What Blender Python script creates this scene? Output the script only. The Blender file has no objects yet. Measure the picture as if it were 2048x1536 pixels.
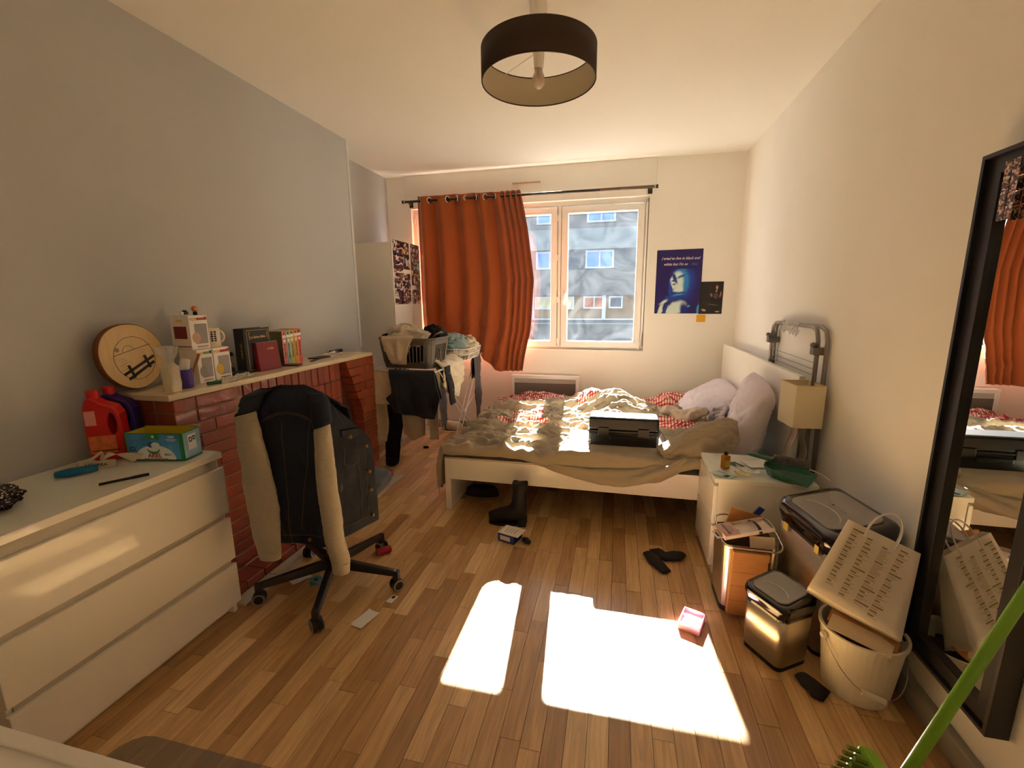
import bpy, bmesh, math, random
from mathutils import Vector, Matrix, Euler, noise
random.seed(7)
S = bpy.context.scene
COL = S.collection
pi = math.pi

# ------------------------------------------------------------------ camera
F_PX, YAW, PITCH, ROLL, CAM_H = 888.0, -13.25, 10.72, -0.48, 1.423
def cam_axes():
    y, p, r = [math.radians(a) for a in (YAW, PITCH, ROLL)]
    fw = Vector((math.sin(y)*math.cos(p), math.cos(y)*math.cos(p), -math.sin(p)))
    rt = fw.cross(Vector((0, 0, 1))).normalized(); up = rt.cross(fw)
    return fw, math.cos(r)*rt+math.sin(r)*up, -math.sin(r)*rt+math.cos(r)*up
FW, RT, UP = cam_axes()
cd = bpy.data.cameras.new('camera'); cam = bpy.data.objects.new('camera', cd); COL.objects.link(cam)
cd.sensor_fit = 'HORIZONTAL'; cd.sensor_width = 36.0; cd.lens = F_PX/2048*36.0; cd.clip_start = 0.05
cam.matrix_world = Matrix(((RT.x, UP.x, -FW.x, 0), (RT.y, UP.y, -FW.y, 0), (RT.z, UP.z, -FW.z, CAM_H), (0, 0, 0, 1)))
S.camera = cam
# ------------------------------------------------------------------ sky, sun, exposure
w = bpy.data.worlds.new('sky'); S.world = w; w.use_nodes = True
bg = w.node_tree.nodes['Background']; bg.inputs[0].default_value = (0.86, 0.93, 1.0, 1); bg.inputs[1].default_value = 2.2
sl = bpy.data.lights.new('sun', 'SUN'); so = bpy.data.objects.new('sun', sl); COL.objects.link(so)
sl.energy = 88.0; sl.angle = math.radians(0.6); sl.color = (1.0, 0.985, 0.90)
so.rotation_euler = Vector((0.30, -3.334, -2.255)).to_track_quat('-Z', 'Y').to_euler()
so.location = (-1, 12, 9)
pl = bpy.data.lights.new('window_portal', 'AREA'); po = bpy.data.objects.new('window_portal', pl); COL.objects.link(po)
pl.shape = 'RECTANGLE'; pl.size = 2.44; pl.size_y = 1.48; pl.cycles.is_portal = True
po.location = (-0.954, 4.86, 1.643); po.rotation_euler = (-pi/2, 0, 0)
vs = S.view_settings; vs.view_transform = 'Standard'; vs.look = 'None'; vs.exposure = 0.42; vs.gamma = 1.0; vs.use_curve_mapping = False
cy = S.cycles
cy.use_denoising = True; cy.use_adaptive_sampling = True; cy.adaptive_threshold = 0.02; cy.max_bounces = 12; cy.diffuse_bounces = 8; cy.glossy_bounces = 5; cy.transparent_max_bounces = 16
cy.transmission_bounces = 8; cy.sample_clamp_indirect = 40.0; cy.caustics_reflective = True; cy.blur_glossy = 0.2; cy.caustics_refractive = False

# ------------------------------------------------------------------ materials
def C(r, g, b):
    f = lambda c: (c/255/12.92) if c <= 10 else ((c/255+.055)/1.055)**2.4
    return (f(r), f(g), f(b), 1)
MATS = {}
def mat(name, col, rough=.55, metal=0, bump=0, bs=60, var=0, vs_=4, coat=0, spec=.5, trans=0, alpha=1, sheen=0, transl=0, rnd=0, stretch=None):
    """procedural Principled material: base colour with noise variation and noise bump; rnd = per-object brightness change"""
    if name in MATS: return MATS[name]
    m = bpy.data.materials.new(name); m.use_nodes = True; MATS[name] = m
    nt = m.node_tree; N = nt.nodes; L = nt.links; b = N['Principled BSDF']; out = N['Material Output']
    if len(col) == 3: col = C(*col)
    b.inputs['Base Color'].default_value = col; b.inputs['Roughness'].default_value = rough; b.inputs['Metallic'].default_value = metal
    b.inputs['Coat Weight'].default_value = coat; b.inputs['Specular IOR Level'].default_value = spec
    b.inputs['Transmission Weight'].default_value = trans; b.inputs['Alpha'].default_value = alpha; b.inputs['Sheen Weight'].default_value = sheen
    tc = N.new('ShaderNodeTexCoord'); vec = tc.outputs['Object']
    if stretch:
        mp = N.new('ShaderNodeMapping'); mp.inputs['Scale'].default_value = stretch; L.new(vec, mp.inputs[0]); vec = mp.outputs[0]
    cur = None
    if var:
        n = N.new('ShaderNodeTexNoise'); n.inputs['Scale'].default_value = vs_; n.inputs['Detail'].default_value = 5; L.new(vec, n.inputs[0])
        h = N.new('ShaderNodeHueSaturation'); h.inputs['Color'].default_value = col
        mr = N.new('ShaderNodeMapRange'); mr.inputs[1].default_value = .3; mr.inputs[2].default_value = .7; mr.inputs[3].default_value = 1-var; mr.inputs[4].default_value = 1+var
        L.new(n.outputs[0], mr.inputs[0]); L.new(mr.outputs[0], h.inputs['Value']); cur = h.outputs[0]
    if rnd:
        oi = N.new('ShaderNodeObjectInfo'); h2 = N.new('ShaderNodeHueSaturation')
        if cur: L.new(cur, h2.inputs['Color'])
        else: h2.inputs['Color'].default_value = col
        mr = N.new('ShaderNodeMapRange'); mr.inputs[3].default_value = 1-rnd; mr.inputs[4].default_value = 1+rnd
        L.new(oi.outputs['Random'], mr.inputs[0]); L.new(mr.outputs[0], h2.inputs['Value']); cur = h2.outputs[0]
    if cur: L.new(cur, b.inputs['Base Color'])
    if bump:
        n = N.new('ShaderNodeTexNoise'); n.inputs['Scale'].default_value = bs; n.inputs['Detail'].default_value = 4; L.new(vec, n.inputs[0])
        bp = N.new('ShaderNodeBump'); bp.inputs['Strength'].default_value = bump; bp.inputs['Distance'].default_value = .01
        L.new(n.outputs[0], bp.inputs['Height']); L.new(bp.outputs[0], b.inputs['Normal'])
    if transl:
        t = N.new('ShaderNodeBsdfTranslucent'); mx = N.new('ShaderNodeMixShader'); mx.inputs[0].default_value = transl
        if cur: L.new(cur, t.inputs[0])
        else: t.inputs[0].default_value = col
        L.new(b.outputs[0], mx.inputs[1]); L.new(t.outputs[0], mx.inputs[2]); L.new(mx.outputs[0], out.inputs[0])
    return m

def wood_mat(name, island):
    m = bpy.data.materials.new(name); m.use_nodes = True; N = m.node_tree.nodes; L = m.node_tree.links; b = N['Principled BSDF']
    if island: g = N.new('ShaderNodeNewGeometry'); r = g.outputs['Random Per Island']
    else: g = N.new('ShaderNodeObjectInfo'); r = g.outputs['Random']
    geo = N.new('ShaderNodeNewGeometry')
    off = N.new('ShaderNodeVectorMath'); off.operation = 'MULTIPLY_ADD'
    cmb = N.new('ShaderNodeCombineXYZ')
    for i in range(3): L.new(r, cmb.inputs[i])
    L.new(cmb.outputs[0], off.inputs[0]); off.inputs[1].default_value = (7, 13, 5); L.new(geo.outputs['Position'], off.inputs[2])
    mp = N.new('ShaderNodeMapping'); mp.inputs['Scale'].default_value = (30, 2.2, 10); L.new(off.outputs[0], mp.inputs[0])
    n = N.new('ShaderNodeTexNoise'); n.inputs['Scale'].default_value = 1.6; n.inputs['Detail'].default_value = 7; n.inputs['Distortion'].default_value = 1.2; L.new(mp.outputs[0], n.inputs[0])
    cr = N.new('ShaderNodeValToRGB'); e = cr.color_ramp.elements
    e[0].position = 0; e[0].color = C(174, 132, 86); e[1].position = 1; e[1].color = C(234, 198, 146)
    for ps, cc in ((.3, C(196, 153, 100)), (.62, C(211, 170, 116)), (.86, C(222, 183, 130))):
        x = e.new(ps); x.color = cc
    L.new(r, cr.inputs[0])
    h = N.new('ShaderNodeHueSaturation'); L.new(cr.outputs[0], h.inputs['Color'])
    mr = N.new('ShaderNodeMapRange'); mr.inputs[1].default_value = .3; mr.inputs[2].default_value = .7; mr.inputs[3].default_value = .76; mr.inputs[4].default_value = 1.14
    L.new(n.outputs[0], mr.inputs[0]); L.new(mr.outputs[0], h.inputs['Value']); L.new(h.outputs[0], b.inputs['Base Color'])
    b.inputs['Roughness'].default_value = .36; b.inputs['Coat Weight'].default_value = .5; b.inputs['Coat Roughness'].default_value = .2
    bp = N.new('ShaderNodeBump'); bp.inputs['Strength'].default_value = .12; bp.inputs['Distance'].default_value = .004; L.new(n.outputs[0], bp.inputs['Height']); L.new(bp.outputs[0], b.inputs['Normal'])
    return m

# ------------------------------------------------------------------ mesh helpers
def frame(o, xd, yd):
    """4x4 with origin o, x axis xd and y axis made square to it"""
    x = Vector(xd).normalized(); z = x.cross(Vector(yd)).normalized(); y = z.cross(x)
    return Matrix(((x.x, y.x, z.x, o[0]), (x.y, y.y, z.y, o[1]), (x.z, y.z, z.z, o[2]), (0, 0, 0, 1)))
def TR(x=0, y=0, z=0, rx=0, ry=0, rz=0):
    return Matrix.Translation((x, y, z)) @ Euler((rx, ry, rz)).to_matrix().to_4x4()

class MB:
    def __init__(s): s.v = []; s.f = []; s.mi = []; s.uv = None
    def add(s, vs, fs, M=None, mi=0):
        k = len(s.v)
        s.v += [(M @ Vector(p)) if M else Vector(p) for p in vs]
        s.f += [tuple(i+k for i in f) for f in fs]; s.mi += [mi]*len(fs); return s
    def box(s, x0, x1, y0, y1, z0, z1, M=None, mi=0):
        return s.add([(x0,y0,z0),(x1,y0,z0),(x1,y1,z0),(x0,y1,z0),(x0,y0,z1),(x1,y0,z1),(x1,y1,z1),(x0,y1,z1)],
                     [(0,3,2,1),(4,5,6,7),(0,1,5,4),(1,2,6,5),(2,3,7,6),(3,0,4,7)], M, mi)
    def tube(s, pts, r, n=8, closed=False, M=None, mi=0, sx=1.0):
        P = [Vector(p) for p in pts]; m = len(P); rs = r if isinstance(r, (list, tuple)) else [r]*m
        vs = []; prev = None
        for i in range(m):
            t = (P[(i+1) % m]-P[i-1]) if closed else (P[min(i+1, m-1)]-P[max(i-1, 0)])
            t = t.normalized() if t.length > 1e-9 else Vector((0, 0, 1))
            if prev is None:
                a = Vector((0, 0, 1)) if abs(t.z) < .9 else Vector((1, 0, 0)); nrm = (a - t*a.dot(t)).normalized()
            else: nrm = (prev - t*prev.dot(t)).normalized()
            prev = nrm; bn = t.cross(nrm)
            for k in range(n):
                a = 2*pi*k/n; vs.append(P[i]+(nrm*math.cos(a)+bn*math.sin(a)*sx)*rs[i])
        fs = []
        for i in range(m if closed else m-1):
            j = (i+1) % m
            for k in range(n): fs.append((i*n+k, i*n+(k+1) % n, j*n+(k+1) % n, j*n+k))
        if not closed: fs += [tuple(range(n))[::-1], tuple((m-1)*n+k for k in range(n))]
        return s.add(vs, fs, M, mi)
    def lathe(s, prof, n=24, M=None, mi=0, cap=True, sx=1, sy=1):
        vs = [(r*math.cos(2*pi*k/n)*sx, r*math.sin(2*pi*k/n)*sy, z) for r, z in prof for k in range(n)]
        fs = [(i*n+k, i*n+(k+1) % n, (i+1)*n+(k+1) % n, (i+1)*n+k) for i in range(len(prof)-1) for k in range(n)]
        if cap: fs += [tuple(range(n))[::-1], tuple((len(prof)-1)*n+k for k in range(n))]
        return s.add(vs, fs, M, mi)
    def prism(s, out, z0, z1, M=None, mi=0):
        n = len(out); vs = [(x, y, z0) for x, y in out]+[(x, y, z1) for x, y in out]
        fs = [tuple(range(n))[::-1], tuple(range(n, 2*n))]+[(i, (i+1) % n, n+(i+1) % n, n+i) for i in range(n)]
        return s.add(vs, fs, M, mi)
    def ring(s, outer, inner, z0, z1, M=None, mi=0):
        n = len(outer); vs = [(x, y, z) for z in (z0, z1) for L_ in (outer, inner) for x, y in L_]
        fs = []
        for i in range(n):
            j = (i+1) % n
            fs += [(i, n+i, n+j, j), (2*n+i, 2*n+j, 3*n+j, 3*n+i), (i, j, 2*n+j, 2*n+i), (n+i, 3*n+i, 3*n+j, n+j)]
        return s.add(vs, fs, M, mi)
    def rectring(s, x0, x1, y0, y1, wd, z0, z1, M=None, mi=0):
        return s.ring([(x0,y0),(x1,y0),(x1,y1),(x0,y1)], [(x0+wd,y0+wd),(x1-wd,y0+wd),(x1-wd,y1-wd),(x0+wd,y1-wd)], z0, z1, M, mi)
    def sph(s, c, r, n=16, M=None, mi=0):
        r = (r, r, r) if not isinstance(r, (tuple, list)) else r
        pr = [(max(math.sin(pi*i/n), 1e-4), -math.cos(pi*i/n)) for i in range(n+1)]
        T = Matrix.Translation(c) @ Matrix.Diagonal((r[0], r[1], r[2], 1))
        return s.lathe(pr, n*2, (M @ T) if M else T, mi, cap=False)
    def grid(s, fn, nu, nv, M=None, mi=0, mif=None, uv=False, closed=False):
        vs = [fn(i/nu, j/nv) for j in range(nv+1) for i in range(nu+1)]
        fs = [(j*(nu+1)+i, j*(nu+1)+i+1, (j+1)*(nu+1)+i+1, (j+1)*(nu+1)+i) for j in range(nv) for i in range(nu)]
        if uv: s.uv = [(i/nu, j/nv) for j in range(nv+1) for i in range(nu+1)]
        s.add(vs, fs, M, mi)
        if mif: s.mi = [mif((f % nu+.5)/nu, (f//nu+.5)/nv) for f in range(nu*nv)]
        return s
    def build(s, name, m, parent=None, world=False, smooth=False, bevel=0, seg=2, solid=0, sub=0, label=None, weld=False):
        if parent is not None:
            if world:
                I = parent['_m_inv'] if False else MINV[parent.name]
                s.v = [I @ p for p in s.v]
            base = None
        else:
            xs = [p.x for p in s.v]; ys = [p.y for p in s.v]; zs = [p.z for p in s.v]
            base = Vector(((min(xs)+max(xs))/2, (min(ys)+max(ys))/2, min(zs))); s.v = [p-base for p in s.v]
        me = bpy.data.meshes.new(name); me.from_pydata([tuple(p) for p in s.v], [], s.f); 
        ms = m if isinstance(m, (list, tuple)) else [m]
        for q in ms: me.materials.append(q)
        if len(ms) > 1: me.polygons.foreach_set('material_index', s.mi)
        if smooth: me.polygons.foreach_set('use_smooth', [True]*len(me.polygons))
        if s.uv:
            ul = me.uv_layers.new(name='UVMap')
            ul.data.foreach_set('uv', [c for l in me.loops for c in s.uv[l.vertex_index]])
        me.update(); me.validate()
        bm = bmesh.new(); bm.from_mesh(me)
        if weld: bmesh.ops.remove_doubles(bm, verts=bm.verts, dist=1e-5)
        bmesh.ops.recalc_face_normals(bm, faces=bm.faces); bm.to_mesh(me); bm.free()
        o = bpy.data.objects.new(name, me); COL.objects.link(o)
        if parent is not None: o.parent = parent
        else: o.location = base; MINV[o.name] = Matrix.Translation(-base)
        if parent is not None: MINV[o.name] = MINV[parent.name]
        if solid: q = o.modifiers.new('solid', 'SOLIDIFY'); q.thickness = solid; q.offset = 0
        if bevel: q = o.modifiers.new('bevel', 'BEVEL'); q.width = bevel; q.segments = seg; q.limit_method = 'ANGLE'; q.angle_limit = .6
        if sub: q = o.modifiers.new('sub', 'SUBSURF'); q.levels = sub; q.render_levels = sub
        if label: o['label'] = label
        return o
MINV = {}
def tag(o, label, cat, group=None):
    o['label'] = label; o['category'] = cat
    if group: o['group'] = group
    return o
def struct(o): o['kind'] = 'structure'; return o
def thing(name, label, cat, loc=(0, 0, 0), rz=0, group=None, M=None):
    o = bpy.data.objects.new(name, None); COL.objects.link(o); o.empty_display_size = .1
    o.matrix_world = M if M else TR(*loc, 0, 0, rz)
    MINV[o.name] = (M if M else TR(*loc, 0, 0, rz)).inverted()
    return tag(o, label, cat, group)
def bx(name, m, parent, x0, x1, y0, y1, z0, z1, world=True, bevel=.002, M=None, **k):
    return MB().box(x0, x1, y0, y1, z0, z1, M).build(name, m, parent, world, bevel=bevel, **k)
_font = {}
def text(body, size, m, parent, M, name='lettering', world=True, shear=0, align='CENTER', sp=1.0, bold=0, xs=1.0):
    cu = bpy.data.curves.new('t', 'FONT'); cu.body = body; cu.size = size; cu.shear = shear; cu.align_x = align; cu.space_character = sp; cu.extrude = .0002; cu.resolution_u = 2; cu.offset = bold
    o = bpy.data.objects.new('t', cu); COL.objects.link(o)
    dg = bpy.context.evaluated_depsgraph_get(); me = o.evaluated_get(dg).to_mesh()
    b = MB(); b.add([(v.co.x*xs, v.co.y, v.co.z) for v in me.vertices], [tuple(p.vertices) for p in me.polygons], M)
    o.evaluated_get(dg).to_mesh_clear(); bpy.data.objects.remove(o); bpy.data.curves.remove(cu)
    return b.build(name, m, parent, world)
def fbm(x, y, z=0, o=4):
    return noise.fractal(Vector((x, y, z)), 1.0, 2.0, o)
def lerp(a, b, t): return a+(b-a)*t
def sm(a, b, x):
    t = min(1, max(0, (x-a)/(b-a))); return t*t*(3-2*t)
def pw(x, pts):
    if x <= pts[0][0]: return pts[0][1]
    for (a, b), (c, d) in zip(pts, pts[1:]):
        if x <= c: return lerp(b, d, (x-a)/(c-a))
    return pts[-1][1]
def copy_tree(o, parent=None, loc=None, rz=None):
    c = o.copy(); COL.objects.link(c); c.parent = parent
    if loc is not None: c.location = loc
    if rz is not None: c.rotation_euler.z = rz
    for ch in list(o.children): copy_tree(ch, c)
    return c
def rrect(w, h, r, n=4):
    o = []
    for cx, cy_, a0 in ((w/2-r, -h/2+r, -90), (w/2-r, h/2-r, 0), (-w/2+r, h/2-r, 90), (-w/2+r, -h/2+r, 180)):
        for k in range(n+1):
            a = math.radians(a0+90*k/n); o.append((cx+r*math.cos(a), cy_+r*math.sin(a)))
    return o
def loft(b, rings, M=None, mi=0, cap=True):
    n = len(rings[0]); vs = [p for r in rings for p in r]
    fs = [(i*n+k, i*n+(k+1) % n, (i+1)*n+(k+1) % n, (i+1)*n+k) for i in range(len(rings)-1) for k in range(n)]
    if cap: fs += [tuple(range(n))[::-1], tuple((len(rings)-1)*n+k for k in range(n))]
    return b.add(vs, fs, M, mi)

# common materials
M_white = mat('white_paint', (237, 234, 226), .75, bump=.04, bs=180, var=.015, vs_=3)
M_grey = mat('grey_wall_paint', (184, 185, 184), .72, bump=.05, bs=220, var=.02, vs_=2)
M_ceil = mat('ceiling_paint', (240, 238, 231), .85, bump=.03, bs=120)
M_lam = mat('white_laminate', (238, 233, 222), .42, spec=.75, var=.01, coat=.35)
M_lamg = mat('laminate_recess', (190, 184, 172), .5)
M_pvc = mat('white_pvc', (240, 238, 234), .3, var=.01)
M_black = mat('black_plastic', (16, 15, 15), .38)
M_blackgl = mat('black_gloss', (14, 11, 12), .12, coat=.6)
M_steel = mat('brushed_steel', (200, 190, 172), .33, metal=1, bump=.06, bs=14, stretch=(1, 1, 40), var=.05, vs_=3)
M_chrome = mat('chrome', (215, 210, 205), .18, metal=1)
M_base = mat('baseboard_paint', (150, 146, 132), .6)
M_dark = mat('dark_void', (22, 16, 12), .9)
M_wire = mat('white_wire', (232, 228, 220), .35)
M_paper = mat('paper', (238, 233, 224), .8, transl=.15, bump=.08, bs=30)
M_card = mat('cardboard', (178, 122, 66), .8, bump=.15, bs=18, stretch=(1, 1, 6), var=.05, vs_=8)
M_ink = mat('black_ink', (30, 28, 28), .6)
M_gold = mat('gold_foil', (205, 165, 90), .4, metal=.6)
M_glassclear = mat('clear_glass_sheet', (225, 240, 232), .02, alpha=.18, spec=.8)
M_clearpl = mat('clear_film', (240, 238, 232), .12, alpha=.36, bump=.4, bs=40)

# ------------------------------------------------------------------ room shell
XR, YB, H, XL, XL2, Y1 = 1.08, 4.60, 2.70, -2.175, -2.44, 3.48
fl = struct(bx('floor', M_dark, None, -2.54, 1.2, -1.32, 4.85, -.12, -.0125, bevel=0))
WA, WB = wood_mat('oak_parquet', False), wood_mat('oak_parquet_far', True)
PW = .0703; planks = []
rnd = random.Random(11); ncol = int((XR-XL2)/PW)+1
for c in range(ncol):
    x0 = XL2+c*PW; y = -1.2-rnd.random()*.4
    while y < 4.6:
        Ln = rnd.choice((.30, .36, .42, .42, .50, .56)); planks.append((x0, max(y, -1.2), min(y+Ln, 4.6))); y += Ln
def proj(p):
    d = Vector(p)-Vector((0, 0, CAM_H)); z = d.dot(FW)
    return (None if z < .15 else (1024+F_PX*d.dot(RT)/z, 768-F_PX*d.dot(UP)/z))
def parea(pk):
    x0, a, b = pk; cx, cyy = x0+PW/2, (a+b)/2
    if cx < -1.7 and cyy < 1.55: return 0
    if cx > -1.05 and cyy > 2.95: return 0
    if cx < -1.72 and cyy < 3.1: return 0
    q = [proj((x, y, 0)) for x, y in ((x0, a), (x0+PW, a), (x0+PW, b), (x0, b))]
    if any(t is None for t in q): return 0
    q = [(min(max(u, 0), 2048), min(max(v, 0), 1536)) for u, v in q]
    return abs(sum(q[i][0]*q[(i+1) % 4][1]-q[(i+1) % 4][0]*q[i][1] for i in range(4)))/2
planks.sort(key=parea, reverse=True)
base_plank = None; far = MB(); g = .0008
for i, (x0, a, b) in enumerate(planks):
    if b-a < .02: continue
    if i < 300:
        if base_plank is None:
            base_plank = MB().box(-.5, .5, -.5, .5, -.0125, 0).build('plank', WA, fl)
            o = base_plank
        else:
            o = bpy.data.objects.new('plank', base_plank.data); COL.objects.link(o); o.parent = fl
        o.location = Vector((x0+PW/2, (a+b)/2, rnd.uniform(-.0004, .0003)))-fl.location
        o.scale = (PW-2*g, b-a-2*g, 1)
    else: far.box(x0+g, x0+PW-g, a+g, b-g, -.0125, rnd.uniform(-.0004, .0003))
o = far.build('plank_field', WB, fl, True); o['kind'] = 'stuff'

struct(bx('ceiling', M_ceil, None, -2.54, 1.2, -1.32, 4.85, H, H+.1, bevel=0))
struct(bx('wall_left', M_grey, None, -2.54, XL, -1.32, Y1, 0, H, bevel=0))
struct(bx('wall_recess', M_grey, None, -2.54, XL2, Y1, 4.85, 0, H, bevel=0))
struct(bx('wall_right', M_white, None, XR, 1.2, -1.2, YB, 0, H, bevel=0))
struct(bx('wall_front', M_white, None, XL, 1.2, -1.32, -1.2, 0, H, bevel=0))
b = MB(); WX0, WX1, WZ0, WZ1 = -2.168, .262, .908, 2.378
b.box(XL2, WX0, YB, 4.85, 0, H).box(WX1, 1.2, YB, 4.85, 0, H).box(WX0, WX1, YB, 4.85, 0, WZ0).box(WX0, WX1, YB, 4.85, WZ1, H)
struct(b.build('wall_back', M_white))
struct(bx('trim_1', mat('corner_strip', (206, 206, 204), .4), None, XL-.012, XL+.006, Y1-.022, Y1+.006, 1.03, H, bevel=.002))
struct(bx('trim_2', M_white, None, -2.215, .315, YB-.022, YB, 2.44, H, bevel=.004))
struct(bx('baseboard_right', M_base, None, XR-.03, XR, -1.2, 2.2, 0, .085, bevel=.004))
struct(bx('baseboard_back', M_base, None, -2.03, XR, YB-.015, YB, 0, .09, bevel=.003))
struct(bx('baseboard_front', M_base, None, XL, XR-.03, -1.2, -1.185, 0, .085, bevel=.003))
struct(bx('trim_3', mat('vent_strip', (196, 160, 128), .5), None, -1.056, -.773, YB-.034, YB-.022, 2.548, 2.562, bevel=.002))

# window
win = bpy.data.objects.new('window_1', None); COL.objects.link(win); win.location = (-.953, 4.69, WZ0); MINV['window_1'] = Matrix.Translation(-win.location)
struct(win)
FXZ = Matrix(((1,0,0,0),(0,0,-1,0),(0,1,0,0),(0,0,0,1)))    # (x, y, z) -> (x, -z, y): draw in x/z, extrude along -y
MB().rectring(WX0, WX1, WZ0, WZ1, .04, -4.745, -4.675, FXZ).build('frame', M_pvc, win, True, bevel=.003)
for xm in (-1.378, -.592): bx('mullion', M_pvc, win, xm-.042, xm+.042, 4.700, 4.745, WZ0+.04, WZ1-.04)
for xm in (-1.378, -.592): bx('mullion_bead', M_pvc, win, xm-.014, xm+.014, 4.660, 4.702, WZ0+.04, WZ1-.04)
def glass_mat():
    m = bpy.data.materials.new('dusty_window_glass'); m.use_nodes = True; N = m.node_tree.nodes; L = m.node_tree.links
    N.remove(N['Principled BSDF']); out = N['Material Output']
    tr = N.new('ShaderNodeBsdfTransparent'); tl = N.new('ShaderNodeBsdfTranslucent'); gl = N.new('ShaderNodeBsdfGlossy')
    tl.inputs[0].default_value = (.86, .93, 1, 1); gl.inputs['Roughness'].default_value = .03
    tc = N.new('ShaderNodeTexCoord')
    n1 = N.new('ShaderNodeTexNoise'); n1.inputs['Scale'].default_value = 3.2; n1.inputs['Detail'].default_value = 9; n1.inputs['Distortion'].default_value = 2.5; L.new(tc.outputs['Object'], n1.inputs[0])
    n2 = N.new('ShaderNodeTexNoise'); n2.inputs['Scale'].default_value = 45; n2.inputs['Detail'].default_value = 3; L.new(tc.outputs['Object'], n2.inputs[0])
    a = N.new('ShaderNodeMapRange'); a.inputs[1].default_value = .3; a.inputs[2].default_value = .78; a.inputs[3].default_value = .0012; a.inputs[4].default_value = .011; L.new(n1.outputs[0], a.inputs[0])
    c = N.new('ShaderNodeMapRange'); c.inputs[1].default_value = .68; c.inputs[2].default_value = .8; c.inputs[3].default_value = 0; c.inputs[4].default_value = .014; L.new(n2.outputs[0], c.inputs[0])
    s_ = N.new('ShaderNodeMath'); L.new(a.outputs[0], s_.inputs[0]); L.new(c.outputs[0], s_.inputs[1])
    m1 = N.new('ShaderNodeMixShader'); L.new(s_.outputs[0], m1.inputs[0]); L.new(tr.outputs[0], m1.inputs[1]); L.new(tl.outputs[0], m1.inputs[2])
    m2 = N.new('ShaderNodeMixShader'); m2.inputs[0].default_value = .03; L.new(m1.outputs[0], m2.inputs[1]); L.new(gl.outputs[0], m2.inputs[2]); L.new(m2.outputs[0], out.inputs[0])
    return m
M_pane = glass_mat()
for i, (x0, x1) in enumerate(((-2.138, -1.402), (-1.352, -.614), (-.570, .228))):
    s_ = MB().rectring(x0, x1, .932, 2.326, .066, -4.715, -4.652, FXZ).build('sash', M_pvc, win, True, bevel=.006, seg=3)
    MB().box(x0+.06, x1-.06, 4.690, 4.694, .99, 2.268).build('pane', M_pane, s_, True)
    MB().rectring(x0+.05, x1-.05, .982, 2.276, .012, -4.668, -4.648, FXZ).build('glazing_bead', M_pvc, s_, True, bevel=.003)
    for zz in ((1.0, 1.42, 1.84, 2.22) if i == 1 else (1.02, 2.26)):
        hx = x1+.012 if i > 0 else x0-.012
        bx('hinge', M_pvc, s_, hx-.008, hx+.008, 4.640, 4.656, zz-.03, zz+.03, bevel=.003)
    if i == 2:
        hd = MB().box(x0+.022, x0+.05, 4.638, 4.652, 1.36, 1.50).build('handle', M_pvc, s_, True, bevel=.005)
        MB().tube([(x0+.036, 4.64, 1.48), (x0+.036, 4.61, 1.48), (x0+.036, 4.605, 1.45), (x0+.034, 4.605, 1.37)], .009, 8).build('handle', M_pvc, s_, True, smooth=True)
MB().tube([(.245, 4.62, 1.12), (.235, 4.615, 1.02), (.215, 4.63, .925)], .004, 6).build('window_stay', M_pvc, win, True)
bx('crank_guide', M_pvc, win, .238, .252, 4.628, 4.655, 1.10, 2.33, bevel=.003)
bx('crack_line', mat('sealant', (120, 112, 100), .8), win, .252, .262, 4.635, 4.676, .95, 2.36, bevel=0)
# ------------------------------------------------------------------ building across the street
YF = 15.0
bl = thing('apartment_building', 'grey concrete apartment building across the street, seen through the window', 'building', (-1.5, YF, -4))
M_c1 = mat('facade_concrete', (70, 75, 82), .9, var=.12, vs_=2.5); M_c2 = mat('facade_slate', (40, 54, 72), .85, var=.1, vs_=3); M_c3 = mat('facade_panel', (67, 71, 82), .8, var=.05, vs_=2)
M_c4 = mat('facade_tan', (89, 72, 50), .85, var=.15, vs_=40); M_c5 = mat('facade_light', (84, 98, 108), .85, var=.08, vs_=2); M_red = mat('facade_red_render', (96, 53, 49), .9, var=.1, vs_=6)
M_fr = mat('facade_window_frame', (112, 126, 148), .4); M_wg = mat('facade_window_glass', (56, 104, 184), .5, spec=.2); M_wg2 = mat('facade_window_cream', (123, 124, 98), .4)
for nm, m_, z0, z1, dy in (('wall_band', M_c1, -4.5, .62, 0), ('ledge', M_c5, .62, .66, -.12), ('wall_band', M_c2, .66, .76, .0), ('ledge', M_fr, .76, .80, -.06), ('wall_band', M_c4, .80, 1.55, .08), ('wall_band', M_c1, 1.55, 2.37, -.1),
                           ('wall_band', M_c2, 2.37, 3.0, .06), ('wall_band', M_c5, 3.0, 3.64, -.12), ('ledge', M_c3, 3.64, 3.78, -.04), ('wall_band', M_c3, 3.78, 6.2, .05)):  # pale band above the upper slate one has reflected glare put into its colour
    MB().box(-12, 9, YF+dy, YF+1.2, z0, z1).build(nm, m_, bl, True)
for x0 in (-3.15, -6.4, 3.4): MB().box(x0, x0+.32, YF-.16, YF, -4.5, 3.0).build('pillar', M_red, bl, True)
def fwin(x0, x1, z0, z1, y, g, mul=1, fw_=.06):
    b = MB().rectring(x0, x1, z0, z1, fw_, -(y+.05), -(y-.05), FXZ)
    for k in range(mul):
        xc = lerp(x0, x1, (k+1)/(mul+1)); b.box(xc-fw_/2, xc+fw_/2, y-.04, y+.05, z0+fw_, z1-fw_)
    f_ = b.build('window', M_fr, bl, True)
    for k in range(mul+1):
        MB().box(lerp(x0, x1, k/(mul+1))+fw_*.6, lerp(x0, x1, (k+1)/(mul+1))-fw_*.6, y-.025, y-.005, z0+fw_*.8, z1-fw_*.8).build('pane', g, f_, True)
for k in range(-2, 4):
    fwin(-1.04+k*1.62, -.14+k*1.62, 3.82, 4.75, YF+.04, M_wg)
    fwin(-1.06+k*1.62, -.16+k*1.62, 2.40, 2.97, YF+.05, M_wg)
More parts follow.
